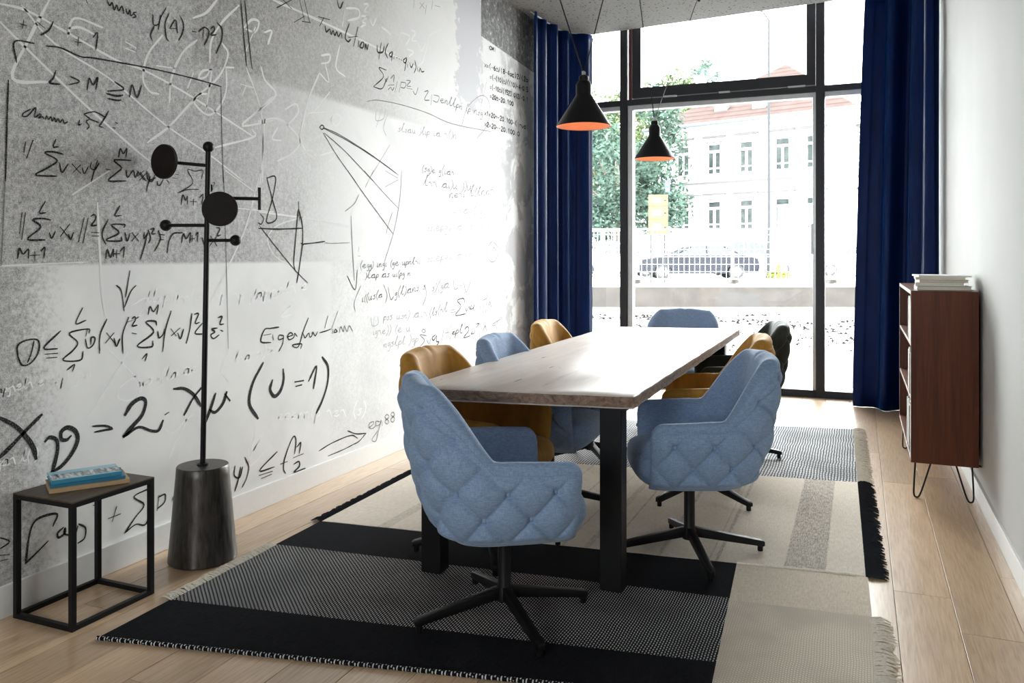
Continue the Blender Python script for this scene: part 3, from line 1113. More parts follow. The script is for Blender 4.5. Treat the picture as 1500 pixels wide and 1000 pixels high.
w15.8:3444,2620 3793,2618 4432,2604 5044,2581
w15.6:4097,2775 4065,2647
w14.5:4108,2762 4228,2789 4238,2742 4122,2692
w13.6:4298,2840 4345,2850 4298,2795 4353,2806
w13.5:4268,2758 4332,2771 4272,2725 4318,2724 4260,2689
w13.7:4359,2769 4394,2732 4432,2788
w14.1:4497,2747 4563,2741 4607,2728
w15.9:4734,2772 4653,2620
w14.7:4751,2776 4855,2777 4806,2710
w15.0:4879,2827 4929,2820 4879,2758 4947,2768
w13.4:4818,2682 4904,2683 4842,2638
w15.3:4967,2754 5018,2716 5071,2779
w12.9:4038,2523 4001,2386 4093,2352
w12.5:3860,2424 3939,2447 3930,2403 3860,2379
w12.4:3352,2249 3380,2190 3466,2130 3331,2022
w12.8:3331,1972 3480,2008 3600,1968 3666,1908 3600,1840 3480,1786
w12.3:3380,2002 3366,1869 3345,1662
w11.8:3540,2066 3631,2111 3650,2064 3555,1981
w13.3:3843,2322 3743,2160 3682,1989 3666,1917 3711,1873
w12.4:3793,2095 3939,2231
w12.3:3743,2079 3878,2106
w11.5:3948,2070 4001,2115 4056,2097 4001,2046 3948,2070
w10.0:3895,2385 3930,2287 3843,2322
w11.5:3480,1960 3437,1897 3510,1897
w12.8:5124,2850 5317,2957 5522,3148
w12.3:5124,2843 5044,2658 4967,2600
w9.9:5522,2969 5492,2879
w11.3:3860,1860 4019,1899 3930,1826
@hourglass and lens drawing
k7.9:3394,1689 3463,1698 3437,1583 3391,1463 3472,1485 3437,1583 3394,1689
k6.7:3345,1500 3369,1479 3352,1450 3327,1455
k9.2:3331,1428 3480,1428 3687,1439
k8.3:3655,1582 3660,1481
k9.5:3650,1534 3631,1403 3613,1255 3625,1207
k9.6:3655,1541 3687,1454 3688,1354 3663,1235 3639,1144
k5.8:3338,1441 3480,1323 3624,1210 3735,1138
k10.8:3676,1356 3695,1348
k8.6:3687,1352 3793,1360 3891,1370
g5.1:3891,1362 3965,1360 4141,1366
@pencil ray lines
k5.5:4122,1795 4268,1686 4432,1572 4642,1427
g5.6:4298,1812 4519,1693 4711,1598
g5.5:4401,1822 4308,1712
g5.7:4541,1835 4699,1800
g5.7:4541,1732 4699,1790
g6.6:4093,1552 4189,1603 4238,1662
g5.7:4630,1575 4574,1484 4552,1430
g5.8:4746,1855 4723,1671 4653,1463 4530,1248
@pencil arrow
g7.9:4154,1525 4166,1361 4189,1141
k6.6:4116,1166 4197,1083 4220,1201
g5.3:4238,1342 4232,1312
g5.3:4228,1286 4252,1286
@pencil words
g5.4:4279,1260 4260,1238 4256,1220 4266,1199
g5.4:4277,1221 4302,1226 4307,1235 4289,1232 4282,1219 4296,1213 4318,1219
g5.4:4351,1233 4332,1229 4333,1217 4350,1225 4342,1197 4325,1195
g5.5:4380,1233 4362,1229 4362,1218 4379,1226 4372,1199 4355,1196
g5.5:4393,1254 4402,1239 4396,1219 4379,1204
g5.5:4450,1240 4446,1217 4456,1219
g5.6:4467,1237 4467,1217 4472,1231 4487,1238 4489,1230 4488,1218 4496,1220
g5.6:4535,1241 4513,1236 4513,1223 4533,1232 4524,1200 4504,1197
g5.6:4549,1243 4546,1220 4556,1222
g5.7:4627,1262 4610,1243 4607,1229 4615,1211
g5.7:4655,1243 4633,1238 4634,1226 4653,1235 4645,1205 4625,1202
g5.8:4658,1232 4688,1238 4694,1247 4673,1244 4664,1230 4680,1223 4706,1230
g5.9:4755,1247 4755,1230 4765,1226 4778,1235 4784,1248 4780,1226 4792,1229
g5.9:4810,1248 4793,1206 4803,1240 4825,1249 4830,1236 4806,1228
g5.9:4840,1250 4839,1228 4846,1244 4864,1251 4866,1242 4865,1229 4875,1231
g6.0:4882,1233 4912,1267 4922,1276 4913,1276 4898,1238 4907,1230 4919,1234
g6.0:4929,1248 4948,1251 4964,1229
g6.1:4983,1251 4980,1232 4990,1234
g5.4:4318,1183 4326,1169 4321,1152 4306,1138
g5.5:4328,1153 4357,1188 4366,1197 4357,1197 4343,1157 4352,1149 4363,1153
g5.5:4369,1149 4397,1167 4415,1171 4408,1154 4386,1150 4378,1162 4397,1170 4414,1166 4411,1149 4425,1152
g5.5:4441,1168 4426,1131 4434,1161 4453,1169 4457,1157 4437,1150
g5.6:4496,1150 4525,1169 4545,1173 4537,1155 4514,1151 4506,1163 4526,1172 4544,1168 4541,1151 4555,1153
g5.7:4593,1173 4573,1170 4586,1162 4576,1151 4562,1153
g5.7:4635,1169 4635,1155 4643,1151 4654,1159 4658,1169 4655,1152 4665,1153
g5.8:4681,1171 4678,1152 4687,1154
g5.8:4722,1195 4704,1175 4701,1160 4710,1140
g5.8:4730,1172 4714,1132 4723,1164 4744,1172 4748,1160 4725,1153
g5.9:4783,1172 4762,1168 4763,1156 4782,1164 4774,1135 4754,1133
g5.9:4828,1172 4828,1153 4834,1166 4849,1172 4851,1165 4850,1153 4858,1155
g6.6:4258,1105 4189,1008 4198,953
g5.4:4280,1030 4277,1005 4287,1008
g5.4:4319,1049 4304,1029 4301,1014 4308,997
g5.4:4346,1059 4328,1035 4324,1018 4333,997
g5.5:4347,1036 4347,1016 4358,1012 4371,1023 4377,1038 4373,1013 4385,1017
g5.5:4425,1043 4404,1037 4419,1030 4408,1016 4392,1018
g5.5:4461,1072 4441,1047 4437,1028 4447,1006
g5.6:4456,1021 4481,1038 4497,1043 4490,1027 4472,1023 4465,1033 4481,1041 4496,1039 4494,1024 4505,1027
g5.6:4519,1102 4563,1036 4541,984
g7.1:4574,1083 4607,1004 4642,1020
g5.8:4689,1046 4665,1039 4665,1026 4687,1037 4678,1001 4656,997
g5.8:4734,1090 4708,1059 4703,1036 4716,1008
g5.9:4730,1031 4764,1074 4774,1085 4764,1084 4747,1038 4758,1029 4772,1035
g5.9:4794,1084 4807,1064 4799,1037 4774,1015
g5.9:4808,1033 4844,1058 4867,1064 4858,1042 4830,1036 4820,1049 4845,1062 4866,1058 4863,1038 4880,1042
g6.0:4893,1067 4893,1040 4901,1060 4922,1070 4925,1059 4923,1043 4935,1046
g6.1:4980,1073 4956,1067 4972,1059 4960,1046 4943,1047
g6.1:5071,1082 5047,1075 5063,1068 5051,1053 5033,1055
g6.1:5057,1091 5084,1013 5031,939
g6.3:5207,1066 5180,1060 5199,1052 5185,1037 5165,1038
g6.3:5229,1096 5244,1074 5234,1045 5206,1021
g6.4:5298,1113 5266,1079 5260,1054 5276,1023
g6.4:5333,1070 5305,1063 5305,1049 5330,1060 5320,1023 5294,1019
g6.5:5335,1046 5385,1076 5417,1084 5404,1057 5366,1049 5352,1066 5386,1082 5416,1077 5411,1050 5435,1055
g8.3:5507,1104 5522,1035 5583,1046
g6.7:5598,1057 5661,1058
g8.5:5677,1078 5725,1006 5806,1096
@pencil sum of coefficients
g6.2:5167,919 5141,890 5136,868 5149,842
g6.3:5162,863 5196,903 5207,913 5197,912 5180,869 5190,861 5204,867
g6.3:5246,889 5224,883 5239,876 5227,864 5211,865
g6.4:5295,932 5267,901 5261,878 5275,850
g6.4:5294,891 5317,895 5337,870
g6.5:5347,879 5391,928 5404,941 5391,940 5370,886 5383,876 5401,883
k6.6:5462,880 5537,883
k6.6:5468,862 5540,864
k8.4:5693,927 5670,959 5568,947 5630,898 5537,838 5709,837
k6.8:5709,886 5725,857 5773,890 5789,860
k6.9:5822,901 5789,874 5839,871 5865,899 5845,857
k7.0:5940,975 5889,832
k7.1:5991,958 5974,856
k7.1:6026,927 6097,938
k7.1:6072,999 6026,823
k7.2:6115,990 6079,820
k7.2:6143,876 6165,905 6194,861
@pencil sum at the bottom
g6.1:5018,764 5044,774 5071,757 5044,749 5018,764
g7.6:5084,724 4993,738 5057,694 4993,656
g6.2:5092,691 5124,662 5150,698
k7.9:5219,718 5172,703 5191,681 5238,710 5233,671 5274,660 5205,627
k6.4:5345,747 5317,663
k6.5:5374,718 5432,719
k6.5:5409,748 5389,656
k6.5:5462,771 5447,650
k6.6:5479,704 5510,708 5517,717 5495,715 5485,702 5503,695 5530,700
k6.6:5555,724 5529,665 5543,712 5579,724 5586,706 5548,696
k6.7:5594,700 5641,746 5656,758 5642,758 5619,706 5633,694 5652,700
k8.5:5693,721 5741,735 5767,705 5677,656 5789,660
k6.9:5839,691 5806,673 5865,675 5879,702
k7.0:5906,744 5957,743 5899,715
k7.0:5974,724 5957,608
k7.1:6026,675 6072,716 6097,669
k7.3:6205,706 6279,706
k9.2:6374,747 6224,719
k9.2:6317,735 6298,668
f5.5:4369,908 4390,849 4454,856 4454,902
f5.5:4411,905 4401,837
f5.6:4531,896 4514,852 4523,887 4546,896 4551,882 4526,875
f5.7:4588,896 4568,893 4582,884 4571,873 4556,875
f5.7:4630,900 4605,896 4622,886 4609,872 4591,875
f5.8:4684,896 4683,875 4696,870 4712,880 4718,895 4714,869 4728,872
f5.8:4769,891 4748,888 4763,880 4752,868 4736,871
f5.9:4777,891 4776,868 4783,884 4801,891 4804,881 4802,867 4813,869
f5.9:4838,923 4853,900 4843,872 4816,850
f6.0:4902,865 4945,888 4973,893 4962,869 4929,865 4917,882 4946,893 4972,887 4968,863 4988,866
f6.1:5015,891 5010,862 5024,865
f6.2:5039,888 5067,890 5092,857
f5.5:4404,816 4400,792 4411,794
f5.5:4449,811 4428,807 4429,795 4448,802 4439,772 4420,770
f5.6:4455,810 4474,811 4491,786
f5.6:4501,797 4528,801 4534,810 4515,808 4506,795 4521,787 4546,792
f5.7:4568,839 4581,817 4572,791 4548,771
f5.7:4599,840 4612,817 4603,790 4578,769
f5.8:4694,833 4673,810 4668,792 4679,768
f5.8:4692,792 4727,797 4734,808 4710,806 4699,790 4718,781 4749,786
f5.9:4810,806 4809,783 4823,777 4842,788 4849,805 4844,776 4860,779
f5.6:4524,721 4523,699 4530,714 4546,721 4549,712 4547,698 4557,700
f5.7:4604,724 4577,719 4578,703 4602,713 4591,674 4566,672
f5.7:4647,725 4621,721 4639,711 4626,697 4607,700
f5.8:4650,702 4687,744 4699,755 4688,755 4669,707 4681,696 4696,701
f5.8:4717,722 4697,670 4708,711 4735,721 4741,706 4712,697
f5.9:4747,700 4779,736 4789,745 4780,745 4764,704 4774,695 4787,699
f5.9:4859,752 4874,729 4864,699 4836,677
f6.0:4922,721 4890,716 4891,699 4919,710 4907,667 4878,665
f6.0:4939,718 4918,667 4929,708 4958,718 4964,703 4933,694
@faint pencil upper lines
g6.2:5046,1788 5094,1841 5110,1855 5095,1854 5071,1795 5086,1782 5106,1789
g6.2:5121,1807 5146,1810 5168,1782
g6.3:5184,1812 5213,1816 5239,1783
g6.4:5313,1788 5359,1814 5389,1820 5377,1796 5342,1790 5329,1806 5360,1819 5387,1814 5384,1790 5405,1793
g6.5:5432,1819 5427,1791 5442,1794
g6.6:5475,1860 5494,1834 5481,1799 5445,1771
g6.6:5504,1825 5503,1799 5520,1794 5543,1807 5552,1826 5546,1794 5566,1798
g6.7:5667,1856 5684,1833 5673,1803 5641,1779
g6.8:5710,1866 5731,1840 5717,1805 5680,1778
g6.9:5742,1838 5742,1807 5764,1800 5792,1816 5803,1840 5796,1801 5821,1805
g6.6:5441,1752 5441,1717 5452,1743 5482,1757 5487,1743 5484,1722 5501,1727
g6.6:5516,1737 5557,1747 5565,1759 5536,1753 5524,1735 5546,1729 5582,1739
g6.7:5597,1759 5626,1765 5651,1737
g6.8:5681,1771 5676,1742 5691,1747
g6.9:5775,1760 5839,1829 5860,1846 5841,1844 5809,1771 5828,1758 5854,1768
g7.0:5922,1834 5889,1800 5882,1776 5899,1747
g7.0:5917,1773 5967,1826 5983,1839 5968,1838 5943,1782 5958,1772 5979,1780
g7.1:5999,1813 5998,1776 6011,1803 6046,1818 6052,1804 6049,1781 6069,1787
g7.2:6092,1818 6091,1785 6103,1810 6134,1823 6139,1810 6136,1790 6154,1795
g7.3:6176,1829 6220,1838 6258,1799
f6.6:5499,1639 5499,1617 5514,1611 5533,1623 5541,1640 5535,1612 5553,1615
f6.7:5581,1665 5596,1644 5586,1618 5558,1596
f6.7:5603,1635 5629,1638 5651,1611
f6.8:5661,1614 5715,1642 5749,1648 5736,1622 5694,1616 5679,1634 5716,1648 5748,1642 5743,1615 5768,1619
f6.9:5830,1643 5796,1637 5797,1622 5827,1633 5814,1593 5783,1590
f6.9:5834,1622 5878,1665 5892,1676 5879,1676 5857,1628 5870,1618 5888,1623
f7.1:6024,1651 5983,1644 5985,1626 6020,1638 6005,1593 5968,1589
f6.2:5136,1490 5111,1485 5128,1477 5115,1464 5098,1466
f6.2:5182,1495 5154,1489 5173,1480 5159,1466 5138,1468
f6.3:5201,1495 5196,1467 5211,1471
f6.3:5222,1481 5264,1488 5273,1501 5243,1497 5231,1478 5254,1470 5290,1479
f6.4:5319,1504 5291,1440 5306,1491 5344,1505 5351,1487 5311,1473
f6.5:5416,1508 5377,1500 5379,1481 5412,1495 5398,1448 5363,1443
f6.5:5426,1507 5426,1483 5442,1478 5462,1491 5471,1509 5465,1479 5484,1482
f6.7:5553,1482 5604,1511 5637,1518 5624,1492 5585,1485 5571,1502 5606,1516 5636,1511 5631,1486 5655,1490
f6.8:5691,1555 5710,1529 5697,1495 5661,1467
f6.8:5720,1519 5719,1489 5729,1510 5756,1520 5760,1509 5757,1491 5773,1495
f6.9:5838,1527 5803,1520 5827,1510 5809,1493 5784,1495
f6.9:5859,1521 5854,1495 5869,1498
f7.0:5964,1527 5959,1500 5974,1503
f7.1:6039,1531 6002,1524 6003,1507 6036,1520 6022,1477 5988,1473
f7.2:6114,1512 6165,1561 6181,1573 6166,1572 6140,1519 6156,1508 6177,1515
f6.2:5135,1271 5111,1266 5128,1258 5115,1245 5098,1247
f6.2:5181,1276 5154,1270 5172,1262 5158,1247 5138,1249
f6.3:5201,1276 5196,1249 5210,1252
f6.3:5222,1262 5263,1270 5272,1282 5243,1278 5230,1259 5253,1251 5289,1260
f6.4:5318,1286 5290,1221 5305,1272 5342,1287 5350,1268 5310,1255
f6.5:5414,1290 5376,1282 5377,1263 5411,1277 5396,1229 5361,1225
f6.5:5424,1289 5424,1265 5440,1259 5460,1272 5469,1291 5463,1260 5482,1264
f6.7:5551,1264 5601,1293 5634,1300 5621,1274 5582,1267 5568,1284 5603,1298 5633,1293 5628,1268 5652,1272
f6.8:5687,1337 5707,1311 5694,1277 5657,1249
f6.8:5716,1301 5715,1272 5726,1293 5752,1303 5756,1291 5753,1273 5769,1277
f6.9:5834,1310 5799,1303 5823,1293 5805,1276 5780,1278
f6.9:5855,1304 5850,1278 5865,1281
@ringed arrow
g7.3:6216,1410 6317,1366 6336,1312 6279,1251 6194,1236 6115,1282 6115,1356 6216,1410
g7.3:6187,1251 6242,1358
g7.3:6205,1319 6242,1358 6291,1327
@eigenfunktion
k9.1:3488,913 3422,912 3377,909 3349,851 3425,838
k6.8:3369,881 3425,883
k6.8:3440,877 3445,852
k8.1:3528,865 3492,870 3489,847 3528,852
k8.1:3528,865 3519,821 3489,786
k8.2:3555,855 3604,862 3585,876 3562,861 3573,839 3613,848 3619,869 3641,851
k8.4:3740,943 3695,874 3650,793 3600,807 3679,806 3672,781
k7.3:3695,859 3711,836 3743,860 3753,837 3770,842 3780,862 3801,839 3823,861
k7.5:3921,941 3891,876
k7.6:4019,964 3953,860
k7.5:3843,853 3904,858 3948,865
k7.6:3969,863 3965,838
k7.6:3994,861 3980,843 4012,845 3994,861
g7.8:4034,837 4049,871 4075,839 4086,873 4112,836 4135,869 4173,833
@white chalk ellipse
w10.9:3338,1512 3711,1495 4093,1468
w7.2:3711,1505 3480,1447 3401,1369 3480,1275 3679,1225 3965,1252 4150,1339
W8.9:3311,1073 3337,1095 3354,1101 3348,1080 3327,1075 3320,1088 3338,1100 3353,1096 3351,1076 3364,1079
W9.0:3380,1103 3365,1052 3373,1092 3394,1104 3398,1089 3376,1078
W9.1:3430,1104 3411,1098 3412,1085 3429,1095 3421,1060 3404,1057
W9.1:3436,1105 3454,1109 3470,1082
W9.2:3479,1098 3510,1106 3517,1119 3495,1115 3485,1095 3502,1087 3530,1096
W9.4:3537,1095 3568,1142 3578,1154 3569,1153 3554,1102 3563,1091 3576,1098
W9.4:3587,1120 3608,1125 3628,1093
W9.6:3680,1112 3712,1120 3719,1133 3696,1129 3686,1109 3704,1101 3732,1111
W8.2:3525,995 3585,1020 3510,967 3585,971
@marker calculation on the pale patch
k10.9:6191,3017 6174,3021 6158,3009 6158,2999 6174,2991 6191,2997
k10.9:6204,2993 6204,3023 6221,3004 6238,3026 6238,2995
k11.0:6268,3028 6268,2998
k10.7:6061,2851 6093,2829
k10.7:6093,2853 6061,2827
k10.8:6106,2848 6131,2849
k10.8:6106,2836 6131,2837
k10.9:6176,2877 6160,2857 6160,2845 6176,2828
k10.9:6198,2851 6223,2852
k11.0:6269,2877 6244,2857 6244,2845 6261,2839 6278,2850 6261,2858 6244,2851
k11.1:6291,2863 6326,2865
k11.1:6308,2876 6308,2852
k11.1:6291,2841 6326,2843
k11.1:6339,2857 6348,2845 6365,2889
k11.2:6414,2892 6396,2873 6396,2860 6414,2843
k11.3:6454,2870 6436,2878 6454,2889 6472,2881 6454,2870 6436,2860 6454,2851 6472,2862 6454,2870
k11.3:6486,2869 6513,2871
k11.4:6564,2858 6564,2896 6536,2869 6573,2871
k11.5:6624,2884 6597,2882 6587,2866 6606,2861 6624,2875 6624,2884 6624,2862
k11.6:6677,2887 6648,2886 6639,2872 6648,2863 6677,2865
k11.7:6701,2912 6720,2893 6720,2881 6701,2860
k11.7:6744,2898 6764,2909 6783,2901 6744,2869 6783,2871
k11.8:6798,2885 6808,2873 6827,2920
k11.9:6882,2924 6863,2903 6863,2889 6882,2871
k12.0:6908,2909 6928,2920 6948,2912 6908,2879 6948,2882
k12.1:7005,2908 6974,2907 6964,2889 6984,2884 7005,2898 7005,2908 7005,2885
k10.9:6169,2769 6189,2770
k10.9:6169,2757 6189,2758
k10.9:6228,2796 6214,2777 6214,2765 6228,2748
k11.0:6246,2770 6267,2771
k11.0:6306,2801 6292,2782 6292,2769 6306,2752
k11.1:6330,2787 6339,2796 6339,2759
k11.2:6379,2799 6365,2786 6365,2773 6379,2762 6394,2775 6394,2787 6379,2799
k11.2:6412,2807 6427,2789 6427,2777 6412,2757
k11.3:6446,2787 6476,2789
k11.3:6461,2800 6461,2775
k11.3:6446,2765 6476,2767
k11.3:6487,2780 6495,2768 6510,2813
k11.4:6552,2815 6537,2795 6537,2782 6552,2764
k11.5:6594,2817 6579,2797 6579,2785 6594,2766
k11.5:6620,2803 6630,2813 6630,2775
k11.6:6673,2816 6657,2802 6657,2789 6673,2777 6689,2791 6689,2804 6673,2816
k11.7:6709,2824 6725,2806 6725,2793 6709,2772
k11.7:6745,2797 6769,2798
k11.8:6814,2784 6814,2824 6790,2796 6822,2798
k11.9:6835,2802 6859,2803
k11.9:6897,2828 6880,2814 6880,2801 6897,2789 6914,2803 6914,2816 6897,2828
k12.0:6939,2794 6943,2791
k12.1:7007,2835 6973,2833 6973,2816 6999,2817 7007,2804 6990,2794 6973,2796
k10.9:6169,2686 6188,2687
k10.9:6169,2674 6188,2674
k10.9:6225,2713 6212,2694 6212,2682 6225,2664
k11.0:6242,2686 6262,2687
k11.0:6285,2700 6293,2710 6293,2673
k11.1:6331,2712 6317,2699 6317,2686 6331,2675 6344,2687 6344,2700 6331,2712
k11.2:6355,2697 6383,2699
k11.2:6369,2710 6369,2685
k11.2:6355,2676 6383,2677
k11.2:6394,2690 6400,2678 6414,2722
k11.3:6453,2724 6439,2704 6439,2692 6453,2674
k11.3:6477,2709 6486,2719 6486,2681
k11.4:6540,2722 6511,2720 6511,2704 6533,2705 6540,2693 6526,2683 6511,2685
k11.4:6551,2713 6566,2723 6580,2714 6551,2684 6580,2685
k11.5:6592,2724 6614,2725 6606,2709 6621,2700 6606,2686 6592,2689
k11.6:6644,2691 6647,2688
k11.6:6689,2729 6674,2715 6674,2702 6689,2690 6704,2704 6704,2716 6689,2729
k11.7:6723,2737 6738,2718 6738,2705 6723,2685
k11.7:6758,2722 6773,2733 6788,2724 6758,2693 6788,2694
k11.8:6800,2708 6808,2695 6824,2742
k11.9:6843,2713 6867,2714
k11.9:6903,2739 6887,2725 6887,2712 6903,2699 6919,2713 6919,2726 6903,2739
k12.0:6943,2704 6947,2701
k12.1:6982,2733 6992,2743 6992,2703
k10.9:6169,2610 6192,2611
k10.9:6169,2598 6192,2599
k10.9:6212,2621 6228,2630 6243,2622 6212,2593 6243,2594
k11.0:6272,2632 6256,2619 6256,2607 6272,2595 6287,2608 6287,2620 6272,2632
k11.1:6300,2618 6332,2619
k11.1:6316,2630 6316,2606
k11.1:6300,2596 6332,2597
k11.1:6345,2613 6369,2614
k11.2:6390,2627 6406,2637 6423,2628 6390,2599 6423,2600
k11.3:6453,2638 6436,2625 6436,2613 6453,2601 6469,2614 6469,2626 6453,2638
k11.3:6495,2605 6499,2602
k11.4:6536,2632 6546,2642 6546,2604
k11.5:6594,2643 6577,2630 6577,2617 6594,2605 6611,2618 6611,2631 6594,2643
k11.6:6643,2645 6625,2632 6625,2619 6643,2607 6660,2620 6660,2633 6643,2645
k10.7:6061,2459 6092,2435
k10.7:6092,2459 6061,2435
k10.8:6110,2463 6119,2472 6119,2436
k10.8:6147,2454 6170,2455
k10.8:6147,2442 6170,2443
k10.9:6191,2464 6206,2473 6222,2465 6191,2437 6222,2437
k11.0:6251,2474 6235,2462 6235,2450 6251,2438 6267,2450 6267,2462 6251,2474
k11.0:6279,2456 6312,2457
k11.0:6296,2469 6296,2444
k11.1:6325,2454 6349,2455
k11.2:6370,2467 6387,2477 6404,2468 6370,2439 6404,2440
k11.2:6434,2478 6417,2465 6417,2452 6434,2440 6450,2453 6450,2466 6434,2478
k11.3:6476,2443 6481,2441
k11.4:6518,2470 6528,2480 6528,2442
k11.5:6577,2480 6559,2467 6559,2455 6577,2442 6594,2455 6594,2468 6577,2480
k11.5:6626,2481 6608,2468 6608,2455 6626,2443 6643,2456 6643,2469 6626,2481
k11.6:6657,2459 6684,2460
k11.7:6734,2490 6716,2470 6716,2457 6734,2438
k11.8:6776,2468 6776,2445
k11.8:6776,2481 6776,2478
k11.8:6809,2446 6809,2468
k11.8:6809,2462 6828,2469 6846,2463 6846,2446
k11.9:6861,2469 6880,2447 6899,2470
k12.0:6952,2471 6923,2470 6913,2454 6933,2447 6952,2461 6952,2471 6952,2448
k12.1:6986,2488 6986,2448
k10.7:6061,2370 6094,2346
k10.7:6094,2370 6061,2346
k10.8:6107,2374 6124,2383 6140,2374 6107,2347 6140,2347
k10.9:6153,2366 6178,2366
k10.9:6153,2354 6178,2354
k10.9:6200,2376 6217,2385 6234,2377 6200,2349 6234,2349
k11.0:6265,2386 6248,2374 6248,2362 6265,2350 6282,2362 6282,2375 6265,2386
k11.1:6296,2366 6322,2366
k11.1:6344,2367 6371,2367
k11.2:6394,2380 6412,2390 6430,2381 6394,2352 6430,2353
k11.3:6462,2391 6444,2378 6444,2366 6462,2354 6480,2366 6480,2379 6462,2391
k11.4:6508,2357 6513,2354
k11.4:6553,2384 6564,2394 6564,2355
k11.5:6617,2395 6598,2382 6598,2369 6617,2356 6636,2370 6636,2382 6617,2395
k11.6:6670,2396 6651,2383 6651,2370 6670,2357 6689,2371 6689,2384 6670,2396
k11.7:6719,2361 6724,2359
k11.8:6778,2399 6758,2385 6758,2372 6778,2360 6798,2373 6798,2386 6778,2399
'''
# ------------------------------------------------------------------ handwriting on the mural, strokes in wall millimetres (y, z)
def ribbon(mb, pts, w, x, cap=True):
    P = [Vector((p[0], p[1])) for p in pts]
    n = len(P)
    L, R_ = [], []
    acc = [0.0]
    for i in range(1, n):
        acc.append(acc[-1] + (P[i] - P[i - 1]).length)
    tot = max(acc[-1], 1e-6)
    for i in range(n):
        t = P[min(i + 1, n - 1)] - P[max(i - 1, 0)]
        if t.length < 1e-9:
            t = Vector((1, 0))
        t.normalize()
        m = Vector((-t.y, t.x))
        e = min(acc[i], tot - acc[i])
        ww = w * (0.55 + 0.45 * sstep(0, w * 1.3, e)) * (0.9 + 0.14 * math.sin(acc[i] / w * 0.35 + pts[0][0] * 31))
        p = P[i]
        if i == 0:
            p = p - t * w * 0.35
        if i == n - 1:
            p = p + t * w * 0.35
        L.append((x, p.x + m.x * ww / 2, p.y + m.y * ww / 2))
        R_.append((x, p.x - m.x * ww / 2, p.y - m.y * ww / 2))
    mb.quad_grid([L, R_])

def write_mural():
    lift = {'W': 0.0003, 'w': 0.0005, 'f': 0.0007, 'g': 0.0009, 'k': 0.0012}
    names = {'k': 'ink_writing', 'g': 'pencil_writing', 'f': 'faint_pencil_writing', 'w': 'chalk_writing', 'W': 'worn_chalk_writing'}
    cur = {}
    title = None
    def flush():
        for col, mb in cur.items():
            o = mb.build(names[col], M['ink_' + col], wall_left, fix=False)
        cur.clear()
    for ln in MURAL.strip().split('\n'):
        if ln[0] == '@':
            flush()
            title = ln[1:]
            continue
        head, rest = ln.split(':')
        col, w = head[0], float(head[1:]) / 1000
        pts = [tuple(float(a) / 1000 for a in p.split(',')) for p in rest.split()]
        if len(pts) > 2:
            pts = [(p.x, p.y) for p in catmull([(a, b, 0) for a, b in pts], 5)]
        ribbon(cur.setdefault(col, MB()), pts, w, XL + lift[col])
    flush()
write_mural()

# ------------------------------------------------------------------ rug: stitched kilim panels
M['rug_black'] = mat_kilim('black_kilim', (0.012, 0.0125, 0.016), (0.004, 0.004, 0.005))
M['rug_weave'] = mat_weave('black_and_white_stitch', (0.007, 0.007, 0.009), (0.62, 0.62, 0.62), 105, 58, 0.42, 0.62, 0.012)
M['rug_beige'] = mat_kilim('beige_kilim', (0.76, 0.67, 0.555), (0.58, 0.50, 0.41))
M['rug_beige_coarse'] = mat_weave('coarse_beige_stitch', (0.54, 0.47, 0.385), (0.79, 0.71, 0.60), 120, 75, 0.75, 0.7, 0.012)
M['rug_stripes'] = mat_kilim('striped_beige_kilim', (0.78, 0.71, 0.62), (0.60, 0.535, 0.455),
    stripes=((-0.285, -0.125, 0.62), (-0.56, -0.545, 0.5), (-0.585, -0.58, 0.5), (-0.80, -0.78, 0.45), (-1.02, -1.01, 0.5), (-1.12, -1.09, 0.3),
             (-1.21, -1.205, 0.5), (-1.36, -1.35, 0.5), (-1.5, -1.49, 0.4), (-1.8, -1.74, 0.3), (-2.1, -2.04, 0.3)))
M['rug_salt'] = mat_weave('salt_and_pepper_stitch', (0.025, 0.028, 0.038), (0.80, 0.80, 0.80), 62, 40, 0.66, 0.62, 0.02)
M['fringe_white'] = plain('cream_wool_fringe', (0.76, 0.71, 0.63), 0.9, var=0.15, scale=150)
M['fringe_black'] = plain('black_wool_fringe', (0.012, 0.014, 0.02), 0.9, var=0.3, scale=150)
rug = empty('patchwork_rug', (0, 0, 0), 0, 'large patchwork kilim rug in black, beige and speckled panels under the dining table', 'rug')
T = 0.007
def lin(y0, sl):
    return lambda xx: y0 + sl * (xx + 2.37)
yn, y1, y2, y3, y4, y5 = lin(1.99, 0.212), lin(2.318, 0.161), lin(2.945, 0.105), lin(3.285, 0.118), lin(4.69, 0.146), lin(6.09, 0.205)
def xl(yy):
    return -2.355 - 0.033 * (yy - 2.0)
def xr(yy):
    return 0.055 - 0.022 * (yy - 2.6)
def panel(name, f0, f1, xa, xb, mat, nx=24, ny=10, z=0.0):
    """flat woven panel between two skewed lines, a little wavy"""
    top, bot = [], []
    for i in range(nx + 1):
        rt, rb = [], []
        for j in range(ny + 1):
            t, s_ = i / nx, j / ny
            x_ = -1.2
            for _ in range(3):
                yy = f0(x_) * (1 - s_) + f1(x_) * s_
                x_ = xa(yy) * (1 - t) + xb(yy) * t
            wz = 0.0016 * mnoise.noise(Vector((x_ * 6, yy * 6, 1.7)))
            rt.append((x_, yy, z + T + wz))
            rb.append((x_, yy, z + 0.001))
        top.append(rt); bot.append(rb)
    mb = MB()
    mb.quad_grid(top)
    mb.quad_grid([list(reversed(r)) for r in bot])
    for a, b in ((top[0], bot[0]), (bot[-1], top[-1]), ([r[-1] for r in top], [r[-1] for r in bot]), ([r[0] for r in bot], [r[0] for r in top])):
        mb.quad_grid([a, b])
    return mb.build(name, mat, rug, smooth=True, fix=True, angle=0.5)
xm = lambda yy: -0.40 - 0.062 * (yy - 2.4)
panel('black_panel', yn, y1, xl, xm, M['rug_black'])
panel('stitched_panel', y1, y2, xl, xm, M['rug_weave'])
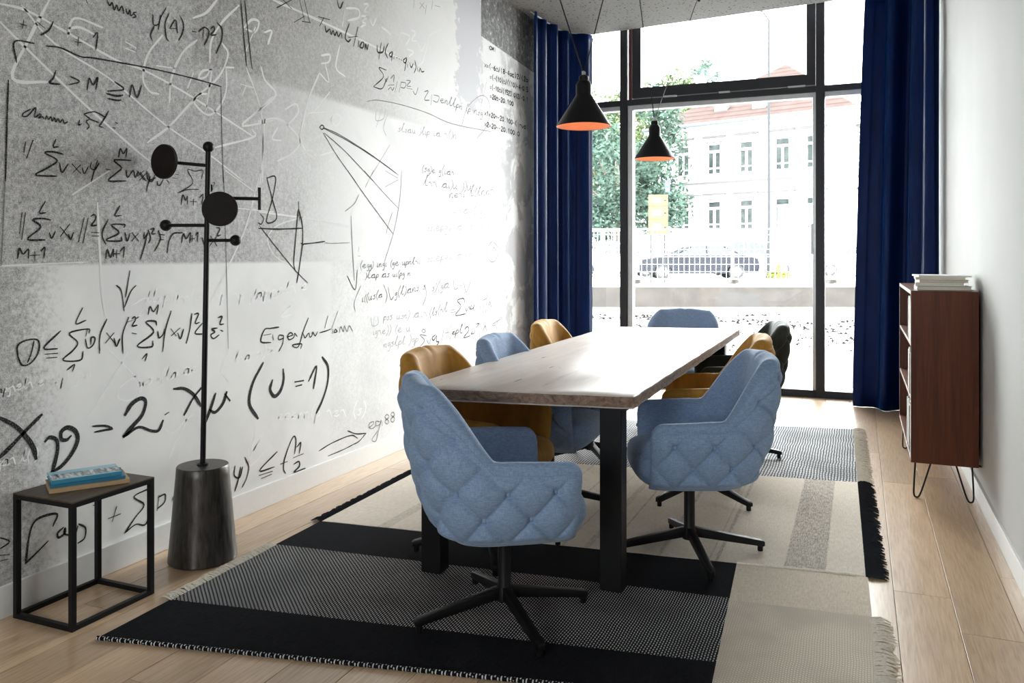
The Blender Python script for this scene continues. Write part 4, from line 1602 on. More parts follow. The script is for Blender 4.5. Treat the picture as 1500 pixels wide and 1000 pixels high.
panel('black_panel', y2, y3, xl, xm, M['rug_black'])
ymid = lambda xx: y2(xx) - 0.02
panel('beige_panel', ymid, y3, xm, xr, M['rug_beige'])
panel('coarse_beige_panel', yn, ymid, xm, xr, M['rug_beige_coarse'])
panel('striped_panel', lambda xx: y3(xx) + 0.006, y4, xl, xr, M['rug_stripes'])
panel('speckled_panel', lambda xx: y4(xx) + 0.004, y5, xl, xr, M['rug_salt'])
# rolled hem with white stitches on the near edge, rope seam between the panels
hem = [(xx, yn(xx) - 0.004, 0.007) for xx in [xl(2.0) + k * 0.05 for k in range(48)]]
MB().tube(hem, 0.0075, 8).build('rolled_hem', M['rug_weave'], rug, smooth=True)
rp = [(xx, y3(xx) + 0.003, 0.008 + 0.0015 * math.sin(xx * 90)) for xx in [xm(3.5) + k * 0.01 for k in range(47)]]
MB().tube(rp, 0.006, 6).build('rope_seam', M['fringe_white'], rug, smooth=True)

def fringe(name, pts, out, length, mat, seed, pitch=0.0085, width=0.0055):
    """loose wool strands leaving the edge polyline pts towards out"""
    r = random.Random(seed)
    a, b = Vector(pts[0]), Vector(pts[1])
    L = (b - a).length
    n = int(L / pitch)
    mb = MB()
    for i in range(n):
        p = a.lerp(b, (i + r.uniform(-0.3, 0.3)) / n)
        ln = length * r.uniform(0.78, 1.08)
        clump = 0.5 * math.sin(i * 0.55 + seed) + 0.3 * math.sin(i * 0.23)
        sway = r.uniform(-0.12, 0.12) + 0.22 * clump
        d = (b - a).normalized()
        pp = []
        for k in range(5):
            t = k / 4
            zz = 0.006 + 0.010 * math.sin(t * PI) * r.uniform(0.4, 1.2) - 0.002 * t
            pp.append(p + Vector(out) * (ln * t - 0.008) + d * (sway * ln * t * t) + Vector((0, 0, zz)))
        mb.tube(pp, [width * 0.55, width * 0.6, width * 0.55, width * 0.5, width * 0.25], 4)
    o = mb.build(name, mat, rug, smooth=True, fix=False)
    o['kind'] = 'stuff'
    return o
def edgept(side, f, dz=0.0):
    x_ = -2.36 if side < 0 else 0.03
    for _ in range(3):
        yy = f(x_)
        x_ = xl(yy) if side < 0 else xr(yy)
    return (x_, yy, dz)
fringe('cream_fringe', (edgept(-1, y1), edgept(-1, y2)), (-1, 0, 0), 0.06, M['fringe_white'], 1)
fringe('black_fringe', (edgept(-1, y3), edgept(-1, y4)), (-1, 0, 0), 0.058, M['fringe_black'], 2, 0.0075, 0.007)
fringe('black_fringe', (edgept(1, y3), edgept(1, y4)), (1, 0, 0), 0.082, M['fringe_black'], 3, 0.0075, 0.008)
fringe('cream_fringe', (edgept(1, y4), edgept(1, y5)), (1, 0, 0), 0.085, M['fringe_white'], 4)
fringe('cream_fringe', (edgept(-1, y4), edgept(-1, y5)), (-1, 0, 0), 0.06, M['fringe_white'], 6)
fringe('cream_fringe', (edgept(1, yn), edgept(1, ymid)), (1, 0, 0), 0.075, M['fringe_white'], 5)

# ------------------------------------------------------------------ dining table
RZ = 0.0085     # walking height on the rug
table = empty('dining_table', (-1.23, 4.4, RZ), 0, 'long weathered wood slab dining table on thick black steel legs', 'table')
def slab():
    # plan corners, near-left, near-right, far-right, far-left (table-local)
    cs = [(-1.685, 2.835), (-0.772, 2.985), (-0.785, 6.04), (-1.695, 5.84)]
    cs = [Vector((a + 1.23, b - 4.4, 0)) for a, b in cs]
    ztop, zb = 0.757, 0.708
    loop = []
    for i in range(4):
        a, b = cs[i], cs[(i + 1) % 4]
        n = 14 if i % 2 == 0 else 44
        nrm = Vector(((b - a).y, -(b - a).x, 0)).normalized()
        for k in range(n):
            p = a.lerp(b, k / n)
            e = 0.006 * mnoise.noise(p * 7) + 0.003 * mnoise.noise(p * 31)
            loop.append(p + nrm * e)
    cx = Vector((0, 0, 0))
    def ring(inset, z, wob):
        out = []
        for p in loop:
            d = Vector((-(1 if p.x > 0 else -1) * inset if abs(p.x) > 0.40 else 0, -(1 if p.y > 0 else -1) * inset if abs(p.y) > 1.35 else 0, 0))
            out.append((p.x + d.x, p.y + d.y, z + wob * mnoise.noise(p * 19 + Vector((0, 0, z * 9)))))
        return out
    mb = MB()
    rows = [ring(0.004, zb, 0.002), ring(-0.001, zb + 0.006, 0.001), ring(0.002, zb + 0.022, 0.001), ring(-0.001, ztop - 0.012, 0.0015), ring(0.001, ztop - 0.004, 0.001), ring(0.006, ztop, 0.0004)]
    mb.quad_grid(rows, close_v=True)
    n = len(loop)
    mb.f.append(tuple(range(n)))
    mb.f.append(tuple(5 * n + k for k in range(n)))
    me = mb.mesh('tabletop', smooth=True, angle=0.7)
    o = link('tabletop', me, mat_slab(), table)
    me.materials.append(mat_endgrain())
    for p in me.polygons:
        if abs(p.normal.z) < 0.6 and p.center.z < ztop - 0.003:
            p.material_index = 1
    return o
slab()
for (lx, ly) in ((-0.872, 3.06), (-1.592, 2.955), (-0.872, 5.66), (-1.592, 5.56)):
    lx += 1.23; ly -= 4.4
    MB().box(lx - 0.043, lx + 0.043, ly - 0.04, ly + 0.04, 0.0, 0.700).build('leg', M['black'], table, bevel=0.004)
for lx, ly in ((-0.872, 3.06), (-1.592, 2.955), (-0.872, 5.66), (-1.592, 5.56)):
    MB().box(lx + 1.23 - 0.07, lx + 1.23 + 0.07, ly - 4.4 - 0.07, ly - 4.4 + 0.07, 0.699, 0.708).build('mounting_plate', M['black'], table)

# ------------------------------------------------------------------ tub chairs
M['blue'] = mat_fabric('blue_linen', (0.27, 0.375, 0.56), (0.155, 0.235, 0.385), 0.85, 0.25, 1.0, (0.8, 0.9, 1))
M['ochre'] = mat_velvet('ochre_velvet', (0.48, 0.24, 0.045), 0.35, (1.0, 0.8, 0.5), 0.6)
M['charcoal'] = mat_velvet('charcoal_green_velvet', (0.035, 0.037, 0.032), 0.35, (0.8, 0.85, 0.9), 0.65)
ZB, ZA, ZBK = 0.322, 0.618, 0.872
half = [(0, -0.255), (0.08, -0.254), (0.150, -0.241), (0.210, -0.203), (0.250, -0.136), (0.268, -0.045), (0.275, 0.07), (0.271, 0.198)]
def resample(pts, n):
    P = catmull([(a, b, 0) for a, b in pts], 12)
    acc = [0.0]
    for i in range(1, len(P)):
        acc.append(acc[-1] + (P[i] - P[i - 1]).length)
    out, j = [], 0
    for k in range(n):
        s = acc[-1] * k / (n - 1)
        while j < len(P) - 2 and acc[j + 1] < s:
            j += 1
        t = (s - acc[j]) / max(acc[j + 1] - acc[j], 1e-9)
        out.append(P[j].lerp(P[j + 1], t))
    return out, acc[-1]
def make_chair_meshes():
    n = 120
    hp, L = resample([(-a, b) for a, b in reversed(half)][:-1] + half, 2 * n - 1)
    N = len(hp)
    H = L / 2
    def ztop(a):
        a = abs(a)
        z = ZBK - 0.012 * sstep(0.0, 0.16, a) - (ZBK - 0.012 - ZA) * (0.5 * sstep(0.150, 0.365, a) + 0.5 * min(1, max(0, (a - 0.165) / 0.175)) ** 1.2)
        if a > 0.40:
            z -= 0.012 * (a - 0.40) / (H - 0.40)
        if a < 0.03:
            z -= 0.007 * (1 - a / 0.03)
        return z
    def frame(i):
        t = (hp[min(i + 1, N - 1)] - hp[max(i - 1, 0)]).normalized()
        return Vector((t.y, -t.x, 0))       # outward
    def back_w(nv):
        return max(0.0, -nv.y) ** 1.5
    def lean(nv, z):
        k = (z - ZB) / (ZBK - ZB)
        bw = back_w(nv)
        side = abs(nv.x)
        off = -0.065 * (1 - min(1, k / 0.55)) ** 2 + bw * 0.068 * max(0, k) ** 1.3
        off += side * (0.012 * k)
        return off
    def quilt(a, z):
        u = a / 0.155 + (z - 0.425) / 0.178
        v = a / 0.155 - (z - 0.425) / 0.178
        s = abs(math.sin(PI * u)) * abs(math.sin(PI * v))
        du, dv = abs(u - round(u)), abs(v - round(v))
        r2 = (du * du + dv * dv)
        near = math.exp(-r2 / 0.055)
        return 0.023 * (s ** 0.45) - (0.002 + 0.006 * near) * math.exp(-(min(du, dv) / 0.055) ** 2) - 0.011 * math.exp(-r2 / 0.010)
    def quilt_fade(a, z, zt):
        # below the bottom row soft vertical pleats take over
        return sstep(0.036, 0.095, zt - z) * sstep(ZB - 0.005, ZB + 0.05, z) * sstep(0.0, 0.07, H - abs(a))
    rows = []
    def th_of(a):
        return 0.082 - 0.028 * sstep(0.15, 0.38, abs(a))
    NO, NR, NI = 84, 9, 12
    def outer_pt(i, a, z, zt, sc):
        nv = frame(i)
        th = th_of(a) * sc
        q = quilt(a, z) * quilt_fade(a, z, zt)
        under = sstep(ZB + 0.05, ZB, z)
        return hp[i] + nv * (lean(nv, z) + th / 2 + q - 0.03 * under ** 2) + Vector((0, 0, z))
    for i in range(N):
        a = L * i / (N - 1) - H
        e = max(0.0, (abs(a) - (H - 0.05)) / 0.05)
        sc = math.sqrt(max(0.0, 1 - e * e)) * 0.96 + 0.04
        zt = ztop(a) - 0.055 * (1 - math.sqrt(max(0, 1 - e * e)))
        nv = frame(i)
        th = th_of(a) * sc
        r = th / 2
        prof = []
        base = hp[i] + nv * (lean(nv, ZB) - th * 0.9)
        prof.append(base + Vector((0, 0, ZB + 0.012)))
        for k in range(NO):
            z = ZB + (zt - r - ZB) * k / (NO - 1)
            prof.append(outer_pt(i, a, z, zt, sc))
        zr = zt - r
        for k in range(1, NR):
            an = PI * k / NR
            prof.append(hp[i] + nv * (lean(nv, zr + r * math.sin(an)) + r * math.cos(an)) + Vector((0, 0, zr + r * math.sin(an))))
        for k in range(NI):
            z = zr + (0.385 - zr) * k / (NI - 1)
            pad = 0.012 * math.sin(PI * min(1, k / (NI - 1)))
            prof.append(hp[i] + nv * (lean(nv, z) - th / 2 - pad * sc) + Vector((0, 0, z)))
        rows.append(prof)
    mb = MB().quad_grid(rows, close_v=True)
    m = len(rows[0])
    mb.f.append(tuple(range(m)))
    mb.f.append(tuple((N - 1) * m + k for k in reversed(range(m))))
    shell = mb.mesh('upholstered_shell', smooth=True, angle=0)
    # buttons
    but = []
    for row in range(6):
        z = 0.425 + 0.089 * row
        for k in range(-6, 7):
            a = 0.155 * (k + (0.5 if row % 2 else 0.0))
            if abs(a) > H - 0.07 or ztop(a) - z < 0.095:
                continue
            i = int(round((a + H) / L * (N - 1)))
            p = outer_pt(i, a, z, ztop(a), 1.0)
            nv = frame(i)
            but.append((p + nv * 0.003, math.atan2(nv.y, nv.x)))
    # piping along the rim edge of the outer face
    pip = []
    for i in range(2, N - 2):
        a = L * i / (N - 1) - H
        zt = ztop(a) - 0.055 * (1 - math.sqrt(max(0, 1 - max(0.0, (abs(a) - (H - 0.05)) / 0.05) ** 2)))
        pip.append(outer_pt(i, a, zt - th_of(a) / 2 - 0.012, zt, 1.0))
    piping = MB().tube(pip, 0.0022, 6).mesh('piping', smooth=True)
    # seat cushion: rounded block with a crowned top
    rows = []
    NS, NL = 40, 20
    def spow(v, e):
        return math.copysign(abs(v) ** e, v)
    for i in range(NL + 1):
        ph = -PI / 2 + PI * i / NL
        r = []
        for k in range(NS):
            an = 2 * PI * k / NS
            cxy = max(abs(math.cos(ph)) ** 0.38, 1e-4)
            x_ = 0.236 * cxy * spow(math.cos(an), 0.45)
            y_ = 0.022 + 0.240 * cxy * spow(math.sin(an), 0.45)
            z_ = 0.392 + 0.082 * spow(math.sin(ph), 0.55) + 0.012 * max(0, math.sin(ph)) * math.cos(x_ / 0.243 * PI / 2)
            if y_ > 0.15 and z_ < 0.39:
                y_ -= 0.05 * (0.39 - z_) / 0.08
            r.append((x_, y_, z_))
        rows.append(r)
    seat = MB().quad_grid(rows, close_v=True).mesh('seat_cushion', smooth=True, angle=0)
    button = MB().sphere((0, 0, 0), 0.0105, 12, 8).mesh('button', smooth=True, angle=0)
    column = MB().lathe([(0.030, 0.06), (0.030, 0.10), (0.0235, 0.115), (0.0235, 0.30), (0.05, 0.305), (0.05, 0.316)], 20).mesh('column', smooth=True)
    # swept foot bar
    ft = MB()
    rws = []
    for t in (0.0, 0.15, 0.5, 0.85, 0.97, 1.0):
        rr = 0.012 + 0.318 * t
        zc = 0.092 - 0.060 * t
        hh = (0.020 - 0.008 * t) * (1.0 if t < 0.98 else 0.7)
        ww = (0.0155 - 0.001 * t) * (1.0 if t < 0.98 else 0.7)
        rws.append([(rr, -ww, zc - hh), (rr, ww, zc - hh), (rr, ww, zc + hh), (rr, -ww, zc + hh)])
    ft.quad_grid(rws, close_v=True)
    ft.f.append((0, 1, 2, 3)); ft.f.append((20, 21, 22, 23))
    foot = ft.mesh('foot', smooth=True, bevel=0.0015, angle=0.5)
    glide = MB().lathe([(0.011, 0.0), (0.012, 0.004), (0.012, 0.022)], 12).mesh('glide', smooth=True)
    return shell, seat, button, but, column, foot, glide, piping
CH = make_chair_meshes()

def chair(x, y, face, base_rot, mat, label, dz=RZ):
    """face: heading of the seat in radians from +X"""
    shell, seat, button, but, column, foot, glide, piping = CH
    rz = face - PI / 2
    root = empty('swivel_armchair', (x, y, dz), rz, label, 'armchair', 'tufted swivel armchairs around the dining table')
    def part(name, me, m, par, loc=(0, 0, 0), rot=0):
        o = bpy.data.objects.new(name, me)
        COL.objects.link(o)
        o.parent = par
        o.location = loc
        o.rotation_euler = (0, 0, rot)
        if not me.materials:
            me.materials.append(m)
        o.material_slots[0].link = 'OBJECT'
        o.material_slots[0].material = m
        return o
    sh = part('upholstered_shell', shell, mat, root)
    part('piping', piping, mat, sh)
    for p, an in but:
        part('button', button, mat, sh, p, an)
    part('seat_cushion', seat, mat, root)
    part('column', column, M['black'], root)
    for k in range(4):
        f = part('foot', foot, M['black'], root, (0, 0, 0), base_rot - rz + k * PI / 2)
        part('glide', glide, M['black'], f, (0.312, 0, 0))
    return root
rad = math.radians
chair(-1.160, 2.670, rad(37), rad(45), M['blue'], 'blue linen tufted armchair nearest the camera, its back turned to us')
chair(-0.675, 3.560, rad(200), rad(26), M['blue'], 'blue linen tufted armchair right of the table, seat turned towards us')
chair(-0.775, 4.420, rad(190), rad(-32), M['ochre'], 'ochre velvet armchair on the right of the table, half hidden behind a blue one')
chair(-0.760, 5.330, rad(194), rad(20), M['charcoal'], 'dark charcoal armchair, farthest one on the right side of the table')
chair(-1.255, 6.130, rad(270), rad(40), M['blue'], 'blue armchair at the far head of the table in front of the window')
chair(-1.500, 3.270, rad(0), rad(30), M['ochre'], 'ochre velvet armchair on the mural side, nearest of the row')
chair(-1.465, 3.960, rad(2), rad(15), M['blue'], 'blue armchair on the mural side, between two ochre armchairs')
chair(-1.560, 4.950, rad(4), rad(38), M['ochre'], 'ochre velvet armchair on the mural side, next to the left curtain')

# ------------------------------------------------------------------ side table with books
M['bronze'] = mat_wood('brown_metal_top', (0.045, 0.030, 0.020), (0.095, 0.066, 0.044), 'y', 1.0, 0.42, 30)
st = empty('side_table', (-2.625, 2.17, 0), 0, 'small square side table, thin black metal frame and brown top', 'side table')
hx, hy, hz, tb = 0.148, 0.178, 0.445, 0.0095
for sx in (-1, 1):
    for sy in (-1, 1):
        cx_, cy_ = sx * (hx - tb), sy * (hy - tb)
        MB().box(cx_ - tb, cx_ + tb, cy_ - tb, cy_ + tb, 0, hz - 0.004).build('leg', M['black'], st, bevel=0.0012)
for zz0, zz1, nm in ((0.0, 0.018, 'floor_rail'), (hz - 0.022, hz - 0.004, 'top_rail')):
    for sx in (-1, 1):
        MB().box(sx * (hx - tb) - tb * 0.98, sx * (hx - tb) + tb * 0.98, -hy + 2 * tb, hy - 2 * tb, zz0, zz1).build(nm, M['black'], st, bevel=0.0012)
    for sy in (-1, 1):
        MB().box(-hx + 2 * tb, hx - 2 * tb, sy * (hy - tb) - tb * 0.98, sy * (hy - tb) + tb * 0.98, zz0, zz1).build(nm, M['black'], st, bevel=0.0012)
MB().box(-hx, hx, -hy, hy, hz - 0.005, hz).build('tabletop', M['bronze'], st, bevel=0.001)

M['paper'] = plain('book_pages', (0.72, 0.68, 0.58), 0.8, var=0.12, scale=300)
def book(loc, rz, w, d, t, cover, label, upright=False, cat='book', group=None, paper='paper', spine_side=-1, title=None):
    """w along x (spine to fore edge), d along y, t thick; cover boards, spine and page block"""
    root = empty('book', loc, rz, label, cat, group)
    b = 0.0022
    MB().box(-w / 2 + 0.004, w / 2 - 0.005, -d / 2 + 0.004, d / 2 - 0.004, b, t - b).build('page_block', M[paper], root)
    mb = MB()
    mb.box(-w / 2, w / 2, -d / 2, d / 2, 0, b).box(-w / 2, w / 2, -d / 2, d / 2, t - b, t)
    sx = spine_side * w / 2
    mb.box(min(sx, sx - spine_side * b), max(sx, sx - spine_side * b), -d / 2, d / 2, b, t - b)
    c = mb.build('cover', cover, root, bevel=0.0)
    if upright:
        root.rotation_euler = upright
    if title:
        title(c, w, d, t)
    return root
bl1 = plain('teal_cover', (0.02, 0.155, 0.27), 0.4)
bl2 = plain('sky_blue_cover', (0.05, 0.26, 0.40), 0.4)
def cover_photo(q=NT('printed_cover_photo')):
    c = q.coord()
    x, y, z = q.sep(c)
    bx = q.noise(q.coord(scale=(0.25, 1, 1)), 60, 3, 0.7)
    city = q.ramp(bx, [(0.35, (0.03, 0.035, 0.04)), (0.5, (0.25, 0.27, 0.29)), (0.65, (0.70, 0.73, 0.75))])
    m = q.math('MULTIPLY', q.step(x, -0.025, -0.022), q.step(x, 0.055, 0.052))
    col = q.mix(m, (0.28, 0.52, 0.62), city)
    return q.set(col, 0.35)
tan = plain('tan_cover', (0.46, 0.31, 0.17), 0.6)
bz = 0.4455
rzb = rad(-33)
book((-2.635, 2.185, bz), rzb, 0.160, 0.262, 0.015, tan, 'tan book at the bottom of the pile on the side table', spine_side=1)
book((-2.640, 2.185, bz + 0.0153), rzb - 0.03, 0.145, 0.245, 0.011, bl1, 'thin teal book in the middle of the pile on the side table', spine_side=1)
bk = book((-2.648, 2.182, bz + 0.0266), rzb + 0.03, 0.135, 0.230, 0.014, bl2, 'sky blue book with a grey city photo cover on top of the side table pile', spine_side=1)
MB().box(-0.0655, 0.0655, -0.113, 0.113, 0.0141, 0.0145).build('cover_print', cover_photo(), bk)

# ------------------------------------------------------------------ coat stand
M['gunmetal'] = NT('brushed_dark_metal')
def _gm(q):
    c = q.coord(scale=(1, 1, 0.15))
    nz = q.noise(c, 60, 4, 0.65)
    col = q.ramp(nz, [(0.3, (0.035, 0.031, 0.029)), (0.7, (0.10, 0.092, 0.086))])
    return q.set(col, q.step(nz, 0.3, 0.7, 0.30, 0.45), 0.75)
M['gunmetal'] = _gm(M['gunmetal'])
M['disc'] = plain('dark_stained_disc', (0.010, 0.007, 0.006), 0.6, var=0.25, spec=0.15)
cs = empty('coat_stand', (-2.574, 2.70, 0), 0, 'black coat stand with discs and ball hooks on a tapered metal drum base', 'coat stand')
MB().lathe([(0.134, 0.0), (0.140, 0.006), (0.138, 0.03), (0.126, 0.16), (0.1085, 0.36), (0.106, 0.395), (0.103, 0.399), (0.04, 0.3985)], 48).build('drum_base', M['gunmetal'], cs, smooth=True, angle=0.7)
LX, LY = 0.0165, 0.007      # slight lean of the pole per metre
def pole_at(z):
    return Vector((LX * (z - 0.4), LY * (z - 0.4), z))
pole = MB().tube([pole_at(0.385), pole_at(1.745)], 0.0115, 14).build('pole', M['black'], cs, smooth=True)
MB().lathe([(0.024, 0.398), (0.024, 0.404), (0.013, 0.408)], 20).build('collar', M['black'], pole, smooth=True)
MB().sphere(pole_at(1.752), 0.0235).build('ball_knob', M['black'], cs, smooth=True)
FW = Vector((-math.sin(YAW), math.cos(YAW), 0))
RT = Vector((math.cos(YAW), math.sin(YAW), 0))
def arm(z, tip, kind, r=0.0075):
    a = pole_at(z)
    tip = Vector(tip)
    o = MB().tube([a, tip], r, 10).build('hook_arm', M['black'], cs, smooth=True)
    return o
def rel(x, y, z):
    return Vector((x + 2.574, y - 2.70, z))
# left disc, seen slightly from the side
t1 = rel(-2.713, 2.637, 1.688)
dn = (RT * -0.46 - FW * 0.89).normalized()
arm(1.672, t1 + dn * 0.0, 0)
MB().disc(t1 + dn * 0.012, dn, 0.0735, 0.020).build('disc', M['disc'], cs, smooth=True)
# front disc facing the room
dn2 = (-FW + RT * 0.15).normalized()
t2 = rel(-2.504, 2.725, 1.482) - FW * 0.10 + RT * 0.036
arm(1.482, t2, 0)
MB().disc(t2, dn2, 0.0715, 0.020).build('disc', M['disc'], cs, smooth=True)
# T hook on the right
t3 = rel(-2.349, 2.791, 1.531)
a3 = arm(1.535, t3, 0)
MB().tube([t3 + Vector((0, 0, -0.048)), t3 + Vector((0, 0, 0.048))], 0.0065, 10).build('cross_bar', M['black'], a3, smooth=True)
for zz, tp, rr in ((1.354, rel(-2.443, 2.751, 1.354), 0.0235), (1.418, rel(-2.716, 2.636, 1.418), 0.0245), (1.592, rel(-2.579, 2.693, 1.586) + FW * 0.10, 0.0185)):
    a_ = arm(zz, tp, 1)
    MB().sphere(tp, rr).build('ball', M['black'], a_, smooth=True)

# power outlet cap seen beside the drum, floor box
# ------------------------------------------------------------------ pendant lamps on a common V cable
M['shade'] = plain('matt_black_shade', (0.007, 0.007, 0.008), 0.40, 0.0, var=0.15, spec=0.3)
M['copper'] = plain('apricot_shade_lining', (0.88, 0.40, 0.22), 0.45, 0.0, var=0.03)
M['bulb'] = plain('glowing_frosted_bulb', (0.85, 0.80, 0.72), 0.3, Emission_Color=(1.0, 0.72, 0.45, 1), Emission_Strength=0.4)
XP = -1.25
def pendant(y, z, ya, yb, label):
    root = empty('pendant_lamp', (XP, y, z), 0, label, 'lamp', 'black cone pendant lamps over the table')
    R = 0.135
    MB().lathe([(R, 0.0), (R + 0.001, 0.003), (0.040, 0.152), (0.0385, 0.156), (0.0385, 0.205), (0.030, 0.222), (0.024, 0.224)], 48, cap=False).build('shade', M['shade'], root, smooth=True, fix=False)
    MB().lathe([(R - 0.0012, 0.001), (0.0375, 0.151), (0.0365, 0.20), (0.001, 0.204)], 48, cap=False).build('shade_lining', M['copper'], root, smooth=True, fix=False)
    MB().lathe([(0.024, 0.222), (0.024, 0.246), (0.019, 0.252), (0.006, 0.254)], 20).build('lamp_holder', M['black'], root, smooth=True)
    MB().sphere((0, 0, 0.085), 0.030, 18, 12, 1.15).build('bulb', M['bulb'], root, smooth=True)
    MB().lathe([(0.007, 0.252), (0.007, 0.272)], 10, -0.0, 0.010).build('cable_grip', M['alu'], root, smooth=True)
    MB().lathe([(0.007, 0.252), (0.007, 0.272)], 10, 0.0, -0.010).build('cable_grip', M['alu'], root, smooth=True)
    top = ZC - z
    for yy, s_ in ((ya, -1), (yb, 1)):
        MB().tube([(0, s_ * 0.010, 0.268), (0, yy - y, top)], 0.0032, 6).build('cable', M['black'], root, smooth=True)
    return root
pendant(3.858, 1.925, 2.13, 4.80, 'black cone pendant lamp with apricot lining, nearer of the two')
pendant(5.379, 1.930, 4.62, 7.02, 'black cone pendant lamp with apricot lining, farther one close to the window')
for yy, lb in ((7.02, 'small round black ceiling rose near the window'), (4.71, 'black ceiling rose above the middle of the table'), (2.13, 'black ceiling rose above the near table end')):
    r_ = empty('ceiling_rose', (XP, yy, ZC - 0.03), 0, lb, 'ceiling rose')
    MB().lathe([(0.012, -0.012), (0.016, -0.004), (0.050, -0.002), (0.054, 0.004), (0.054, 0.03)], 28).build('canopy', M['black'], r_, smooth=True)
    MB().sphere((0, 0, -0.016), 0.013, 12, 8).build('cable_clamp', M['black'], r_, smooth=True)

# ------------------------------------------------------------------ bookcase on hairpin legs
M['teak'] = mat_wood('teak_veneer', (0.052, 0.0105, 0.0035), (0.130, 0.034, 0.0120), 'z', 1.0, 0.38, 20)
M['teak_y'] = mat_wood('teak_veneer_shelf', (0.085, 0.028, 0.014), (0.18, 0.068, 0.034), 'y', 1.0, 0.36, 20)
BX0, BX1, BY0, BY1, BZ0, BZ1 = 0.252, 0.567, 4.80, 6.12, 0.199, 1.104
bcx, bcy = (BX0 + BX1) / 2, (BY0 + BY1) / 2
bc = empty('bookcase', (bcx, bcy, 0), 0, 'reddish teak bookcase on black hairpin legs against the right wall', 'bookcase')
def bbx(name, x0, x1, y0, y1, z0, z1, m, par=bc, bev=0.0015):
    return MB().box(x0 - bcx, x1 - bcx, y0 - bcy, y1 - bcy, z0, z1).build(name, m, par, bevel=bev)
bbx('side_panel', BX0, BX1, BY0, BY0 + 0.020, BZ0, BZ1, M['teak'])
bbx('side_panel', BX0, BX1, BY1 - 0.020, BY1, BZ0, BZ1, M['teak'])
bbx('top_panel', BX0, BX1, BY0 + 0.020, BY1 - 0.020, BZ1 - 0.020, BZ1, M['teak_y'])
bbx('bottom_panel', BX0, BX1, BY0 + 0.020, BY1 - 0.020, BZ0 + 0.0, BZ0 + 0.020, M['teak_y'])
bbx('back_panel', BX1 - 0.010, BX1, BY0 + 0.020, BY1 - 0.020, BZ0 + 0.020, BZ1 - 0.020, M['teak'])
SH = (0.515, 0.805)
for zz in SH:
    bbx('shelf', BX0 + 0.003, BX1 - 0.010, BY0 + 0.020, BY1 - 0.020, zz, zz + 0.018, M['teak_y'])
for (hx_, hy_) in ((BX0 + 0.045, BY0 + 0.06), (BX1 - 0.045, BY0 + 0.06), (BX0 + 0.045, BY1 - 0.06), (BX1 - 0.045, BY1 - 0.06)):
    lx, ly = hx_ - bcx, hy_ - bcy
    sg = 1 if hx_ < bcx else -1
    fx_ = lx - sg * 0.026
    leg = MB().tube(catmull([(lx - sg * 0.020, ly, BZ0 - 0.002), (fx_ - sg * 0.001, ly, 0.06), (fx_, ly, 0.014), (fx_ + sg * 0.012, ly, 0.004), (fx_ + sg * 0.024, ly, 0.012), (fx_ + sg * 0.04, ly, 0.055), (lx + sg * 0.055, ly, BZ0 - 0.002)], 7), 0.0045, 8)
    lo = leg.build('hairpin_leg', M['black'], bc, smooth=True)
    MB().box(lx - 0.045, lx + 0.062, ly - 0.02, ly + 0.02, BZ0 - 0.004, BZ0 - 0.0005).build('mounting_plate', M['black'], lo)

# books standing in the three compartments, spines to the room
spines = [plain('cream_spine', (0.66, 0.62, 0.52), 0.5), plain('white_spine', (0.78, 0.78, 0.76), 0.45), plain('black_spine', (0.015, 0.015, 0.016), 0.5),
          plain('pale_blue_spine', (0.36, 0.52, 0.54), 0.5), plain('grey_spine', (0.33, 0.33, 0.32), 0.5), plain('sand_spine', (0.52, 0.44, 0.31), 0.5)]
snames = ['cream', 'white', 'black', 'pale blue', 'grey', 'sand coloured']
rb = random.Random(11)
orders = ('first', 'second', 'third', 'fourth', 'fifth', 'sixth', 'seventh', 'eighth', 'ninth', 'tenth', 'eleventh', 'twelfth', 'thirteenth')
for ci, (zf, hmax, seq, nm) in enumerate(((BZ0 + 0.020, 0.275, (3, 2, 1, 2, 0, 2, 1, 4, 0, 2, 1, 3), 'bottom compartment'), (SH[0] + 0.018, 0.245, (1, 0, 4, 1, 2, 1, 0, 5, 1, 1), 'middle compartment'), (SH[1] + 0.018, 0.240, (0, 1, 2, 5, 1, 0, 1, 4, 1), 'top compartment'))):
    yy = BY0 + 0.022
    for bi, c_ in enumerate(seq):
        t_ = rb.uniform(0.026, 0.050)
        h_ = hmax * rb.uniform(0.86, 1.0)
        w_ = rb.uniform(0.20, 0.225)
        lb = f'{snames[c_]} book standing {orders[bi]} from the near end in the bookcase {nm}'
        # local: x = spine to fore edge, y = height, z = thickness -> stand upright
        root = book((0, 0, 0), 0, w_, h_, t_, spines[c_], lb, group='books standing in the bookcase')
        root.matrix_world = Matrix.Translation((BX0 + rb.uniform(0.003, 0.009) + w_ / 2, yy + t_, zf + h_ / 2 + 0.0005)) @ Matrix.Rotation(PI / 2, 4, 'X')
        yy += t_ + 0.0006
# pile on top
zt = BZ1 + 0.0005
for i, (w_, d_, t_, m_, dx, dy, rz_, lb) in enumerate((
        (0.26, 0.19, 0.022, 4, 0.006, -0.17, 0.03, 'dark grey hardback at the bottom of the pile on top of the bookcase'),
        (0.235, 0.30, 0.017, 1, -0.005, -0.10, -0.05, 'white paperback second from the bottom on top of the bookcase'),
        (0.235, 0.29, 0.015, 5, 0.006, -0.09, 0.02, 'sand coloured paperback in the middle of the pile on the bookcase'),
        (0.24, 0.30, 0.014, 0, -0.004, -0.10, -0.03, 'cream paperback second from the top on top of the bookcase'),
        (0.255, 0.31, 0.009, 1, 0.006, -0.09, 0.05, 'white brochure lying uppermost on top of the bookcase'))):
    book((bcx + dx, BY0 + 0.36 + dy, zt), rz_, w_, d_, t_, spines[m_], lb, group='books piled on top of the bookcase')
    zt += t_ + 0.0004

